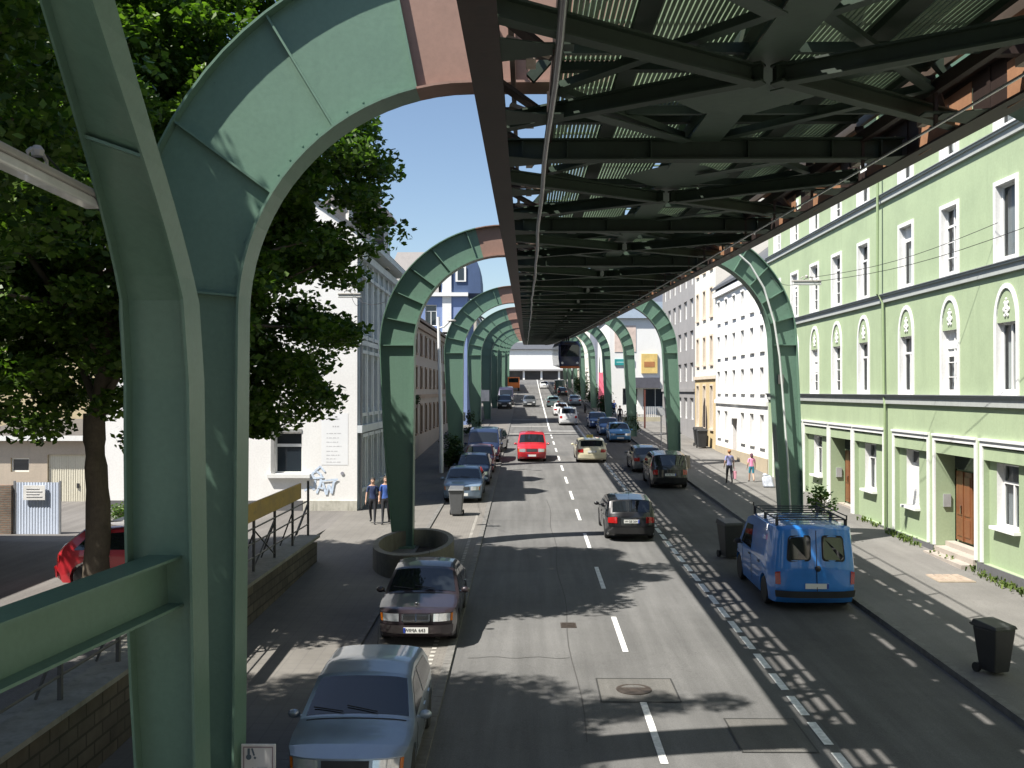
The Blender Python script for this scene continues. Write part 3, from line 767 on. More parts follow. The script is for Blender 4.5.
def make_car(kind, name, label, cat, col, x, y, away=True, group=None, yaw=0, W=None, dark_bumper=False, plate=None, detail=2, metal=.35, scale=1, zoff=0, L=None, roofcol=None, rack=False, grille='bars', base_z=None):
    K = dict(KIND[kind])
    if W: K['W'] = W
    pm = paint(*col, metal=metal)
    slope = math.atan(.024+9e-5*y)
    rot = (slope, 0, yaw) if away else (-slope, 0, PI+yaw)
    r = empty(name, (x, y, (zg(y) if base_z is None else base_z)+zoff), label, cat, group, rot if base_z is None else (0, 0, rot[2])); r.scale = (scale,)*3
    top = K['top']; wr = K['wr']; ar = wr+.055
    # body outline with wheel arches
    pts = list(top); zb = .20
    bot = [(pts[-1][0]+.12, zb)]
    for wy in (K['rw'], K['fw']):
        n = 9
        hgt = math.sqrt(ar*ar-(wr-zb)**2)
        a0 = math.asin((zb-wr)/ar)
        for k in range(n+1):
            a = (PI-a0)-(PI-2*a0)*k/n
            bot.append((wy+ar*math.cos(a), wr+ar*math.sin(a)))
    bot.append((pts[0][0]-.12, zb))
    poly = pts+bot
    bm = bmesh.new(); W_ = K['W']
    A = [bm.verts.new((-W_, p[0], p[1])) for p in poly]; B = [bm.verts.new((W_, p[0], p[1])) for p in poly]
    bm.faces.new(A); bm.faces.new(B[::-1])
    for i in range(len(poly)):
        j = (i+1) % len(poly); bm.faces.new((A[j], A[i], B[i], B[j]))
    Lh = K['L']/2
    cuts(bm, ys=[-Lh+.12, -Lh+.3]+[-Lh+.3+(2*Lh-.6)*k/9 for k in range(1, 9)]+[Lh-.3, Lh-.12], xs=[s*W_*f for f in (.97, .88, .7, .4) for s in (-1, 1)]+[0], zs_=[.42, .6, .72, K['belt']-.08, K['belt'], K['belt']+.12, (K['belt']+K['H'])/2])
    bmesh.ops.recalc_face_normals(bm, faces=bm.faces)
    o = finish(bm, K, 'body', pm, r, 32)
    # underside filler so that no light passes under the floor
    # glass
    i, j = K['ws']; g = finish(seg_panel(K, i, .06, .93, -.90, .90, 10, 4), K, 'windscreen', M_cglass, r, 60, .006)
    if detail > 1:
        b = MB()
        for xx in (-.35, .25):
            a, c = top[i], top[i+1]
            p = bounds_x(K, xx*K['W'], a[0]+(c[0]-a[0])*.07, a[1]+(c[1]-a[1])*.07); q = bounds_x(K, (xx+.55)*K['W'], a[0]+(c[0]-a[0])*.2, a[1]+(c[1]-a[1])*.2)
            b.bar(p+Vector((0, .01, .03)), q+Vector((0, .01, .03)), .015, .015)
        b.build('wiper', M_plast, g, world=False)
    if K['rs']:
        i = K['rs'][0]; finish(seg_panel(K, i, .10, .90, -.84, .84, 8, 3), K, 'rear_window', M_cglass, r, 60, .006)
    sp = K['side']; lim = [max(p[0] for p in sp)]+[s for s in K['split']]+[min(p[0] for p in sp)]
    for sgn in (-1, 1):
        for a, c in zip(lim, lim[1:]):
            pl = clip_poly(sp, c+(.035 if c != lim[-1] else 0), a-(.035 if a != lim[0] else 0))
            if len(pl) > 2: finish(side_poly(K, pl, sgn), K, 'side_window', M_cglass, r, 60, .006)
    # lights and bumpers
    rear_i = len(top)-3; n = len(top)
    fl = finish
    for sgn in (1, -1):
        x0, x1 = (.48, .93) if kind != 'bigvan' else (.6, .93)
        bm = seg_panel(K, 1, .25, .92, x0*sgn, x1*sgn, 5, 3); h = fl(bm, K, 'headlight', M_head, r, 60, .012)
        if detail > 1:
            bm = seg_panel(K, 1, .25, .92, .94*sgn, 1.0*sgn, 3, 3); fl(bm, K, 'indicator', M_amb, h, 60, .012)
    bm = seg_panel(K, 1, .30, .88, -.42, .42, 8, 3); gr = fl(bm, K, 'grille', M_plast, r, 60, .012)
    if detail > 1 and grille == 'chrome':
        b = MB(); a, c = top[1], top[2]
        for k in range(6):
            t = .32+.54*k/5; p = bounds_x(K, -.36*K['W'], a[0]+(c[0]-a[0])*t, a[1]+(c[1]-a[1])*t); q = bounds_x(K, .36*K['W'], a[0]+(c[0]-a[0])*t, a[1]+(c[1]-a[1])*t)
            b.bar(p+Vector((0, .025, 0)), q+Vector((0, .025, 0)), .03, .022 if k not in (0, 5) else .045)
        for s in (-.37, 0, .37):
            p = bounds_x(K, s*K['W'], a[0]+(c[0]-a[0])*.3, a[1]+(c[1]-a[1])*.3); q = bounds_x(K, s*K['W'], a[0]+(c[0]-a[0])*.9, a[1]+(c[1]-a[1])*.9)
            b.bar(p+Vector((0, .03, 0)), q+Vector((0, .03, 0)), .03, .03)
        b.tube([(0, 2.04, .80), (0, 2.04, .87)], .006, 6); b.lathe((0, 2.04, .895), [(.030, -.005), (.036, 0), (.030, .005)], 14, axis='y')
        b.build('grille_bars', M_chrome, gr, world=False)
    bp = M_plast if dark_bumper else pm
    bm = seg_panel(K, 0, .15, 1.0, -1, 1, 12, 3); fl(bm, K, 'front_bumper', bp, r, 60, .045)
    ri = n-2
    bm = seg_panel(K, ri, .0, .85, -1, 1, 12, 3); fl(bm, K, 'rear_bumper', bp, r, 60, .045)
    # tail lamps sit on the panel above the rear bumper
    ti = n-3
    tall = kind in ('van', 'bigvan', 'mpv', 'estate')
    for sgn in (1, -1):
        if kind == 'van': bm = seg_panel(K, ti, .08, .75, .88*sgn, 1.0*sgn, 3, 4)
        elif kind == 'bigvan': bm = seg_panel(K, ti, .5, .85, .88*sgn, 1.0*sgn, 3, 4)
        else: bm = seg_panel(K, ti, -.05, .62, (.62 if kind != 'mpv' else .74)*sgn, 1.0*sgn, 5, 3)
        fl(bm, K, 'tail_light', M_red, r, 60, .014)
    # plates
    def put_plate(seg, t, yoff, rev):
        a, c = top[seg], top[seg+1]; p = bounds_x(K, 0, a[0]+(c[0]-a[0])*t, a[1]+(c[1]-a[1])*t)
        b = MB(); s = 1 if not rev else -1; y = p.y+s*yoff
        b.box(-.26, .26, y-.008, y+.008, p.z-.058, p.z+.058); pl = b.build('number_plate', M_plate, r, world=False)
        if detail > 1:
            b = MB(); b.box(-.26*s, -.215*s, y-.011, y+.011, p.z-.055, p.z+.055) if s < 0 else b.box(.215, .26, y-.011, y+.011, p.z-.055, p.z+.055)
            b.build('plate_band', M_pblue, pl, world=False)
            if plate:
                M = Matrix.Translation((-.02*s*-1, y+s*.012, p.z)) @ Euler((R(90), 0, PI if s > 0 else 0)).to_matrix().to_4x4()
                text_mesh('plate_text', plate, .10, M, pl, M_ptext, .001)
    put_plate(0, .45, .055, False)
    if kind in ('van', 'mpv', 'bigvan'): put_plate(ti, .78 if kind == 'van' else .6, .03, True)
    else: put_plate(ti, .42, .03, True)
    # wheels
    for wy in (K['fw'], K['rw']):
        for sgn in (-1, 1): wheel(r, sgn*(K['W']-.11), wy, wr, sgn)
    # mirrors
    for sgn in (-1, 1):
        my = sp[0][0]-.12; p = bounds_x(K, sgn*K['W'], my, K['belt']+.06)
        b = MB(); blob(b, (p.x+sgn*.13, p.y+.02, p.z+.03), .10, .055, .07, n=10); b.bar((p.x-sgn*.02, p.y, p.z-.02), (p.x+sgn*.1, p.y+.01, p.z), .05, .03)
        b.build('mirror', bp if dark_bumper else pm, r, smooth=60, world=False)
    # seams and handles
    if detail > 1:
        bmx = []
        seams = MB()
        def line(sgn, pts, wd=.010):
            for (a, c) in zip(pts, pts[1:]):
                n = max(1, int(math.dist(a, c)/.12))
                for k in range(n):
                    p = [a[q]+(c[q]-a[q])*k/n for q in (0, 1)]; q2 = [a[q]+(c[q]-a[q])*(k+1)/n for q in (0, 1)]
                    P = bounds_x(K, sgn*K['W'], *p)+Vector((sgn*.0015, 0, 0)); Q = bounds_x(K, sgn*K['W'], *q2)+Vector((sgn*.0015, 0, 0))
                    seams.bar(P, Q, wd, .004, up=(1, 0, 0))
        bl = K['belt']
        for sgn in (-1, 1):
            fy = K['fw']-.46
            line(sgn, [(fy, bl-.02), (fy, .32), (fy-.05, .26), (K['rw']+.52, .26)])
            for s in K['split'][:1] or [.02]: line(sgn, [(s, bl+.0), (s, .27)])
            if len(K['split']) and kind in ('saloon', 'estate', 'mpv', 'hatch'): line(sgn, [(K['rw']+.05, bl), (K['rw']+.42, .62), (K['rw']+.5, .3)])
        seams.build('door_seam', M_seam, r, world=False, recalc=False)
        b = MB()
        for sgn in (-1, 1):
            for hy in ((K['split'][0] if K['split'] else .05)+.12, K['rw']+.45):
                p = bounds_x(K, sgn*K['W'], hy, bl-.07); b = MB(); b.box(p.x-.02, p.x+.02, hy-.08, hy+.08, p.z-.015, p.z+.015); b.build('door_handle', bp, r, world=False)
        a, c = top[4], top[3]
        b = MB()
        for k in range(8):
            xs = [-.86+1.72*(k+q)/8 for q in (0, 1)]
            P = bounds_x(K, xs[0]*K['W'], top[4][0]+.06, top[4][1]-.01)+Vector((0, 0, .004)); Q = bounds_x(K, xs[1]*K['W'], top[4][0]+.06, top[4][1]-.01)+Vector((0, 0, .004))
            b.bar(P, Q, .03, .006)
        b.build('scuttle', M_plast, r, world=False)
        if kind != 'van':
            b = MB(); p = bounds_x(K, 0, -.75 if kind == 'saloon' else -1.1, top[6][1]); b.tube([p, p+Vector((0, -.12, .28))], .006, 6); b.build('aerial', M_plast, r, world=False)
    return r, K
BLK = ('black', (.012, .012, .014)); SIL = ('silver', (.33, .39, .45)); SILB = ('silver_blue', (.22, .30, .40)); DBL = ('dark_blue', (.02, .035, .09)); REDC = ('red', (.50, .02, .03))
MAR = ('maroon', (.030, .020, .025)); CRM = ('taxi_cream', (.62, .57, .40)); BLU = ('bright_blue', (.02, .20, .62)); LBL = ('light_blue', (.07, .24, .48)); WHT = ('white', (.7, .7, .7)); GRY = ('grey', (.13, .14, .15)); TEAL = ('pale_teal', (.35, .5, .48)); DGR = ('dark_grey', (.04, .045, .05))
PL, PR, DR = 'cars parked along the left side', 'cars parked along the right side', 'cars driving on the road'
make_car('hatch', 'parked_car', 'silver blue five door car at the bottom edge, nearest on the left', 'car', SIL, -2.42, 15.3, False, PL, W=.87, plate='W SM 418', L=4.3, metal=.6, zoff=.05, scale=.97)
make_car('saloon', 'parked_car', 'dark grey brown saloon with chrome grille beside the round planter', 'car', MAR, -2.32, 23.3, False, PL, plate='WIMA 643', grille='chrome', metal=.3, zoff=.05)
make_car('saloon', 'parked_car', 'silver blue car beside the grey wheelie bin, behind the planter', 'car', SILB, -2.75, 45.2, False, PL, zoff=.05)
make_car('hatch', 'parked_car', 'dark blue small car, directly behind the silver blue one by the bin', 'car', DBL, -2.62, 51.0, False, PL, detail=1, zoff=.05)
make_car('hatch', 'parked_car', 'maroon small car in front of the parked dark van on the left', 'car', ('dull_red', (.2, .03, .04)), -2.58, 56.4, False, PL, detail=1, zoff=.05)
make_car('van', 'parked_van', 'dark blue parked van in the left row of cars', 'van', DBL, -2.6, 62.5, False, PL, detail=1, zoff=.05)
make_car('hatch', 'parked_car', 'black car sticking out behind the parked dark van on the left', 'car', BLK, -2.3, 69, False, PL, detail=1, zoff=.05, yaw=-.12)
make_car('mpv', 'parked_car', 'dark parked people carrier at the edge of the tower shadow', 'car', DGR, -2.7, 127, False, PL, detail=1, zoff=.05)
make_car('bigvan', 'parked_van', 'dark parked high van behind the dark people carrier', 'van', ('violet_grey', (.05, .045, .08)), -2.7, 137, False, PL, detail=1, zoff=.05)
make_car('mpv', 'driving_car', 'bright red people carrier coming towards the camera', 'car', REDC, .36, 63.4, False, DR, metal=.1, plate=None)
make_car('estate', 'taxi', 'cream estate taxi driving away in the right lane', 'taxi', CRM, 4.0, 62.9, True, DR, W=.93, metal=0)
make_car('estate', 'driving_car', 'black estate car with a short roof aerial driving away', 'car', BLK, 3.58, 36.2, True, DR, plate='W GE 204', metal=.1)
make_car('mpv', 'parked_car', 'black people carrier with high red tail lamps, parked on the right', 'car', BLK, 6.95, 50.4, True, PR, plate='W KL 71', metal=.1)
make_car('hatch', 'parked_car', 'grey small car parked ahead of the black people carrier', 'car', GRY, 6.75, 57.3, True, PR, detail=1)
make_car('hatch', 'parked_car', 'light blue small car, nearest of the three blue parked cars', 'car', LBL, 7.15, 77.8, False, PR, detail=1)
make_car('hatch', 'parked_car', 'mid blue small car, middle of the three blue parked cars', 'car', ('mid_blue', (.04, .12, .3)), 6.9, 84.6, False, PR, detail=1)
make_car('estate', 'parked_car', 'dark blue estate car, farthest of the three blue parked cars', 'car', ('deep_blue', (.02, .06, .2)), 6.6, 93, False, PR, detail=1)
make_car('mpv', 'driving_car', 'white people carrier driving away beyond the taxi', 'car', WHT, 4.05, 97.5, True, DR, detail=1, metal=0)
make_car('hatch', 'driving_car', 'white small car ahead of the white people carrier', 'car', WHT, 3.9, 113, True, DR, detail=1, metal=0)
make_car('hatch', 'driving_car', 'pale teal small car driving away, farthest of the pale ones', 'car', TEAL, 3.55, 132, True, DR, detail=1, metal=.2)
make_car('estate', 'driving_car', 'dark grey car coming down the left lane in the shadow of the tower', 'car', GRY, .45, 133, False, DR, detail=1)
make_car('hatch', 'parked_car', 'silver small car parked on the right in the sun gap before the shops', 'car', SIL, 6.6, 136, True, PR, detail=1)
make_car('bigvan', 'parked_van', 'dark green parked high van far up on the right', 'van', ('green_black', (.02, .05, .05)), 5.9, 176, True, PR, detail=1)
make_car('hatch', 'parked_car', 'dark small car parked in front of the far green van', 'car', BLK, 6.0, 166, True, PR, detail=1)
make_car('hatch', 'driving_car', 'small white car near the far end of the street', 'car', WHT, 3.6, 198, False, DR, detail=1, metal=0)
# the blue delivery van with roof rack
rv, K = make_car('van', 'parked_van', 'bright blue delivery van with roof rack, parked on the right', 'van', BLU, 7.05, 26.75, True, PR, dark_bumper=True, plate=None, metal=.15, L=4.2, scale=1.08)
for sgn in (-1, 1):
    # rear door glass in rounded black surrounds
    a, c = K['top'][8], K['top'][9]
    def rp(x, z, off=.0):
        t = (z-a[1])/(c[1]-a[1]); p = bounds_x(K, x, a[0]+(c[0]-a[0])*t, z); return p+Vector((0, -off, 0))
    for (nm, g, off, mt) in (('window_seal', 0, .006, M_rub), ('rear_window', .035, .012, mat_glass('van_rear_glass', (.012, .014, .016)))):
        x0, x1, z0, z1 = .14+g, .74-g, 1.16+g, 1.74-g; rr = .09
        pl = []
        for (cx, cz, a0) in ((x1-rr, z1-rr, 0), (x0+rr, z1-rr, 90), (x0+rr, z0+rr, 180), (x1-rr, z0+rr, 270)):
            for k in range(5): t = R(a0+22.5*k); pl.append((cx+rr*math.cos(t), cz+rr*math.sin(t)))
        b = MB(); b.add([rp(sgn*x, z, off) for x, z in pl], [tuple(range(len(pl)))]); b.build(nm, mt, rv, world=False)
b = MB()
b.bar(rp(0, 1.84, .004), rp(0, .5, .004), .014, .006, up=(0, 1, 0)); b.build('door_gap', M_seam, rv, world=False)
b = MB(); p = rp(.03, 1.0, .02); blob(b, p, .07, .03, .07); b.build('door_lock', M_plast, rv, smooth=60, world=False)
b = MB()
for x in (-.78, .78): b.tube([(x, -1.75, 2.03), (x, 1.0-.4, 2.03)], .018, 6)
for k in range(7): y = -1.7+k*.37; b.tube([(-.78, y, 2.03), (.78, y, 2.03)], .016, 6)
for x in (-.78, .78):
    for y in (-1.7, -.6, .5): b.box(x-.03, x+.03, y-.03, y+.03, 1.84, 2.04)
for x in (-.79, .79): b.tube([(x, -1.76, 2.03), (x, -1.76, 2.14)], .018, 6); b.tube([(x, .6, 2.03), (x, .6, 2.12)], .018, 6)
b.tube([(.79, -1.76, 2.12), (.79, .6, 2.11)], .014, 6)
b.build('roof_rack', M_plast, rv, smooth=50, world=False)
for zz, (xx0, xx1) in ((.62, (-.86, .86)),):
    b = MB(); b.box(-.9, .9, 0, 0, 0, 0)
# taxi sign
rt = [o for o in COL.objects if o.name == 'taxi'][0]
b = MB(); b.box(-.2, .2, -.05, .06, 1.43, 1.56); ts = b.build('roof_sign', mat('taxi_sign', (.75, .6, .1), .4), rt, world=False)
text_mesh('sign_text', 'TAXI', .11, Matrix.Translation((0, -.052, 1.495)) @ Euler((R(90), 0, 0)).to_matrix().to_4x4(), ts, M_ptext, .002)
# red car up in the yard, seen from the side
make_car('hatch', 'parked_car', 'red hatchback parked in the yard behind the tree trunk', 'car', REDC, -8.75, 23.3, True, None, yaw=R(-83), metal=.1, base_z=1.5)
# orange works lorry far away
ol = empty('works_lorry', (-2.3, 185, zg(185)), 'orange works lorry far up the left side of the street', 'lorry')
b = MB(); y = 185; z = zg(185)
b.box(-3.4, -1.2, y, y+2, z+.6, z+2.6); b.build('cab', mat('works_orange', (.8, .22, .05), .4), ol, bevel=.08)
b = MB(); b.box(-3.4, -1.2, y+2.2, y+6.5, z+.9, z+2.3); b.build('tipper_body', mat('works_orange'), ol, bevel=.04) if False else b.build('tipper_body', MATS['works_orange'], ol, bevel=.04)
b = MB(); b.box(-3.2, -1.4, y-.02, y+.01, z+1.6, z+2.4); b.build('windscreen', M_cglass, ol)
for yy in (y+1, y+5):
    for xx in (-3.2, -1.4):
        b = MB(); b.lathe((xx, yy, z+.48), [(.46, -.14), (.48, 0), (.46, .14)], 16, axis='x'); b.build('wheel', M_rub, ol)
# ------------------------------------------------------------------ buildings
M_gl = mat_glass('window_glass', (.02, .027, .034)); M_glc = mat_glass('clear_glass', (.02, .025, .03), clear=.6)
M_wfr = mat('white_frame', (.78, .78, .76), .45, var=.08)
M_curt = mat('grey_curtain', (.42, .43, .45), .8, var=.3, scale=9, stretch=(6, 6, .2)); M_curtw = mat('white_curtain', (.78, .78, .76), .8, var=.15, scale=9, stretch=(6, 6, .2))
M_inside = mat('dark_room', (.03, .03, .03), .9)
M_slate = mat_weathered('slate_roof', (.10, .105, .115), (.05, .05, .055), .6, .6)
M_zinc = mat_weathered('zinc_flashing', (.30, .31, .33), (.16, .17, .18), .5, .5, metal=.3)
M_wplaster = mat_weathered('white_plaster', (.82, .81, .78), (.62, .60, .56), .5, .85, .6)
class Fac:
    def __init__(s, o, U, N): s.o = Vector(o); s.U = Vector(U); s.N = Vector(N)
    def P(s, u, v, w=0): return s.o+s.U*u+Vector((0, 0, v))+s.N*w
    def box(s, mb, u0, u1, v0, v1, w0, w1, mi=0):
        mb.hexa([s.P(u0, v0, w0), s.P(u1, v0, w0), s.P(u1, v0, w1), s.P(u0, v0, w1), s.P(u0, v1, w0), s.P(u1, v1, w0), s.P(u1, v1, w1), s.P(u0, v1, w1)], mi)
    def wall(s, mb, u0, u1, v0, v1, holes, depth=.25, mi=0, rmi=1, w=0):
        holes = [h for h in holes if h[0] >= u0-1e-6 and h[1] <= u1+1e-6 and h[2] >= v0-1e-6 and h[3] <= v1+1e-6]
        us = sorted({u0, u1} | {h[0] for h in holes} | {h[1] for h in holes}); vs = sorted({v0, v1} | {h[2] for h in holes} | {h[3] for h in holes})
        for a, b_ in zip(us, us[1:]):
            for c, d in zip(vs, vs[1:]):
                cu, cv = (a+b_)/2, (c+d)/2
                if any(h[0] < cu < h[1] and h[2] < cv < h[3] for h in holes): continue
                mb.quad(s.P(a, c, w), s.P(b_, c, w), s.P(b_, d, w), s.P(a, d, w), mi)
        for h in holes:
            a, b_, c, d = h[:4]; dp = h[4] if len(h) > 4 else depth
            mb.quad(s.P(a, c, w), s.P(a, c, w-dp), s.P(a, d, w-dp), s.P(a, d, w), rmi); mb.quad(s.P(b_, c, w), s.P(b_, d, w), s.P(b_, d, w-dp), s.P(b_, c, w-dp), rmi)
            mb.quad(s.P(a, d, w), s.P(a, d, w-dp), s.P(b_, d, w-dp), s.P(b_, d, w), rmi); mb.quad(s.P(a, c, w), s.P(b_, c, w), s.P(b_, c, w-dp), s.P(a, c, w-dp), rmi)
def window(F, root, u0, u1, v0, v1, depth=.2, style='plain', fm=None, gm=None, curtain=None, fw=.06, name='window'):
    b = MB(); w0, w1 = -depth+.0, -depth+.06
    g = .003
    F.box(b, u0+g, u0+fw, v0+g, v1-g, w0, w1); F.box(b, u1-fw, u1-g, v0+g, v1-g, w0, w1); F.box(b, u0+fw, u1-fw, v1-fw, v1-g, w0, w1); F.box(b, u0+fw, u1-fw, v0+g, v0+fw, w0, w1)
    um = (u0+u1)/2
    if style in ('cross', 'T'):
        vt = v0+(v1-v0)*.70
        F.box(b, u0+fw, u1-fw, vt-.035, vt+.035, w0, w1+.01)
        F.box(b, um-.035, um+.035, v0+fw, vt-.035, w0, w1+.005)
    if style == 'grid':
        vt = v0+(v1-v0)*.72
        F.box(b, u0+fw, u1-fw, vt-.035, vt+.035, w0, w1+.01); F.box(b, um-.035, um+.035, v0+fw, v1-fw, w0, w1+.005)
        for k in (1, 2):
            vv = v0+(vt-v0)*k/3; F.box(b, u0+fw, um-.035, vv-.014, vv+.014, w0, w1-.01); F.box(b, um+.035, u1-fw, vv-.014, vv+.014, w0, w1-.01)
    if style == 'transom':
        vt = v0+(v1-v0)*.68; F.box(b, u0+fw, u1-fw, vt-.06, vt+.06, w0, w1+.01)
    if style == 'mull': F.box(b, um-.03, um+.03, v0+fw, v1-fw, w0, w1+.005)
    o = b.build(name, fm or M_wfr, root)
    b = MB(); b.quad(F.P(u0+.02, v0+.02, w0+.02), F.P(u1-.02, v0+.02, w0+.02), F.P(u1-.02, v1-.02, w0+.02), F.P(u0+.02, v1-.02, w0+.02))
    b.build('pane', gm or (M_glc if curtain else M_gl), o)
    if curtain:
        b = MB(); F.box(b, u0+.0, u1-.0, v0+.01, v1-.01, w0-.6, w0-.58); b.build('room_darkness', M_inside, o)
        for (a, c, mt) in curtain:
            b = MB(); ua, uc = u0+(u1-u0)*a+.01, u0+(u1-u0)*c-.01; n = max(4, int((uc-ua)/.05))
            for k in range(n):
                x0, x1 = ua+(uc-ua)*k/n, ua+(uc-ua)*(k+1)/n; d0, d1 = (.0, .05) if k % 2 else (.05, .0)
                b.quad(F.P(x0, v0+.03, w0-.08-d0), F.P(x1, v0+.03, w0-.08-d1), F.P(x1, v1-.03, w0-.08-d1), F.P(x0, v1-.03, w0-.08-d0))
            b.build('curtain', mt, o)
    return o
def shell(root, F, u0, u1, v0, v1, dp, m, name='walls'):
    "side and back walls of a block whose street front is F"
    b = MB()
    b.quad(F.P(u0, v0, -.001), F.P(u0, v0, -dp), F.P(u0, v1, -dp), F.P(u0, v1, -.001)); b.quad(F.P(u1, v0, -.001), F.P(u1, v0, -dp), F.P(u1, v1, -dp), F.P(u1, v1, -.001))
    b.quad(F.P(u0, v0, -dp), F.P(u1, v0, -dp), F.P(u1, v1, -dp), F.P(u0, v1, -dp))
    b.quad(F.P(u0, v1-.02, -.001), F.P(u1, v1-.02, -.001), F.P(u1, v1-.02, -dp), F.P(u0, v1-.02, -dp))
    return b.build(name, m, root)
def pitched(root, F, u0, u1, v1, dp, rise, m, over=.45, name='roof', gables=None):
    b = MB(); e = .18
    A = [F.P(u0-.05, v1, over), F.P(u1+.05, v1, over), F.P(u1+.05, v1+rise, -dp/2), F.P(u0-.05, v1+rise, -dp/2), F.P(u1+.05, v1, -dp-over), F.P(u0-.05, v1, -dp-over)]
    for q in ((0, 1, 2, 3), (3, 2, 4, 5)):
        lo = [A[i] for i in q]; b.hexa([p-Vector((0, 0, 0)) for p in lo]+[p+Vector((0, 0, e)) for p in lo])
    r = b.build(name, m, root)
    if gables:
        b = MB()
        for u in (u0+.01, u1-.01): b.add([F.P(u, v1-.03, 0), F.P(u, v1-.03, -dp), F.P(u, v1+rise-.02, -dp/2)], [(0, 1, 2)])
        b.build('gable', gables, root)
    return r
# ---------- the long green house on the right
XG = 12.95
FG = Fac((XG, 0, 0), (0, 1, 0), (-1, 0, 0))
GREEN = mat_weathered('lime_green_plaster', (.375, .46, .285), (.28, .35, .22), .75, .85, .45)
GREEN2 = mat_weathered('lime_green_reveal', (.33, .41, .255), (.28, .34, .22), .4, .8, .5)
M_pl = mat_weathered('grey_plinth', (.13, .13, .135), (.08, .08, .08), .5, .8)
M_wtrim = mat_weathered('white_trim', (.80, .80, .78), (.6, .6, .57), .4, .7)
gh = empty('green_house', (XG, 36, zg(36)+.12), 'long lime green terraced house with white window surrounds and arched heads', 'house')
G0, G1, GT = 10.0, 53.6, 16.7
cols = [27.1, 30.7, 34.2, 38.5, 41.8, 45.0, 48.3, 51.6]+[23.4, 19.6, 15.8, 12.2]
OW = .56
holes = []
for c in cols:
    holes.append((c-OW, c+OW, 5.98, 7.86, .2)); holes.append((c-OW, c+OW, 9.62, 11.62, .2)); holes.append((c-OW, c+OW, 13.2, 15.0, .2))
gf = [(25.85, 28.5, 'win'), (29.0, 31.8, 'door'), (32.4, 35.3, 'blind'), (36.4, 39.6, 'win'), (39.95, 42.7, 'door2'), (43.1, 46.6, 'win'), (47.1, 49.4, 'win'), (49.8, 52.4, 'win'), (22.2, 25.2, 'win'), (18.4, 21.4, 'win'), (14.6, 17.6, 'win')]
for (a, c, k) in gf: holes.append((a, c, (1.12 if 'door' not in k else .5), 4.45, .16 if 'door' not in k else .60))
b = MB(); FG.wall(b, G0, G1, .3, 5.55, holes, rmi=1); FG.wall(b, G0, G1, 5.85, 9.18, holes, rmi=2); FG.wall(b, G0, G1, 9.45, 12.8, holes, rmi=2); FG.wall(b, G0, G1, 13.05, GT, holes, rmi=2)
b.build('wall', [GREEN, GREEN2, M_wtrim], gh)
shell(gh, FG, G0, G1, .3, GT, 11, GREEN, 'rear_walls'); pitched(gh, FG, G0, G1, GT, 11, 4.5, M_slate, gables=GREEN)
# recessed bays of the ground floor
b = MB()
gfw = []
for (a, c, k) in gf:
    if 'door' in k: continue
    m = (a+c)/2; hw = .62 if k != 'blind' else .55
    gfw.append((m-hw+.25, m+hw+.25, 2.25 if k != 'blind' else 2.1, 4.0, k))
for (a, c, k), q in zip([g for g in gf if 'door' not in g[2]], gfw):
    b = MB(); FG.wall(b, a, c, 1.12, 4.45, [(q[0], q[1], q[2], q[3], .30)], w=-.16, rmi=1)
    b.build('bay_wall', [GREEN2, M_wtrim], gh)
for q in gfw:
    if q[4] == 'blind':
        o = window(FG, gh, q[0], q[1], q[2], q[3], .40, 'plain'); b = MB()
        FG.box(b, q[0]+.07, q[1]-.07, q[2]+.07, q[3]-.45, -.37, -.355)
        for k in range(14): FG.box(b, q[0]+.07, q[1]-.07, q[2]+.1+k*.09, q[2]+.175+k*.09, -.355, -.348)
        b.build('roller_blind', M_wtrim, o)
    else: window(FG, gh, q[0], q[1], q[2], q[3], .40, 'cross', curtain=[(.0, 1, M_curtw)] if q[0] > 36 else [(.45, 1, M_curt)])
    b = MB(); FG.box(b, q[0]-.1, q[1]+.1, q[2]-.09, q[2]-.003, -.158, .03); b.build('sill', M_wtrim, gh)
# white frames round each bay
for (a, c, k) in gf:
    b = MB(); z0 = 1.15
    FG.box(b, a-.14, a, z0, 4.59, .003, .055); FG.box(b, c, c+.14, z0, 4.59, .003, .055); FG.box(b, a, c, 4.452, 4.59, .003, .055)
    FG.box(b, a-.14, c+.14, 4.592, 4.66, .003, .10)
    b.build('bay_surround', M_wtrim, gh)
    b = MB(); FG.box(b, a, c, 4.05, 4.40, -.10, -.004); b.build('bay_lintel', GREEN, gh)
# doors in deep porches with steps
M_wood = mat_weathered('brown_wood_door', (.22, .085, .035), (.10, .04, .02), .6, .4)
for (a, c, k) in gf:
    if 'door' not in k: continue
    b = MB(); FG.box(b, a, c, 3.55, 4.45, -.66, -.60); b.build('fanlight', M_gl, gh)
    b = MB(); FG.box(b, a, c, .5, 4.45, -.69, -.665); b.build('porch_back', GREEN2, gh)
    m = c-.70; d = MB()
    FG.box(d, m-.55, m+.55, 1.35, 3.5, -.64, -.57); 
    for (x0, x1) in ((-.46, -.06), (.06, .46)):
        for (v0, v1) in ((1.5, 2.05), (2.15, 3.35)): FG.box(d, m+x0, m+x1, v0, v1, -.57, -.55)
    FG.box(d, m-.02, m+.02, 1.35, 3.5, -.57, -.53)
    door = d.build('door', M_wood, gh)
    b = MB(); FG.box(b, m+.08, m+.11, 2.2, 2.45, -.55, -.50); b.build('handle', M_chrome, door)
    b = MB()
    for i, (w, z) in enumerate(((.42, .98), (.08, 1.13), (-.28, 1.28))): FG.box(b, a+.02, c-.02, .4, z, -.58, w)
    b.build('steps', mat_weathered('step_stone', (.42, .37, .32), (.25, .22, .2), .5, .8), gh)
    b = MB(); FG.box(b, c-.06, c-.004, 2.35, 2.75, -.45, -.22); b.build('letter_box', mat('letter_box_grey', (.35, .36, .36), .4), gh)
b = MB()
last = G0
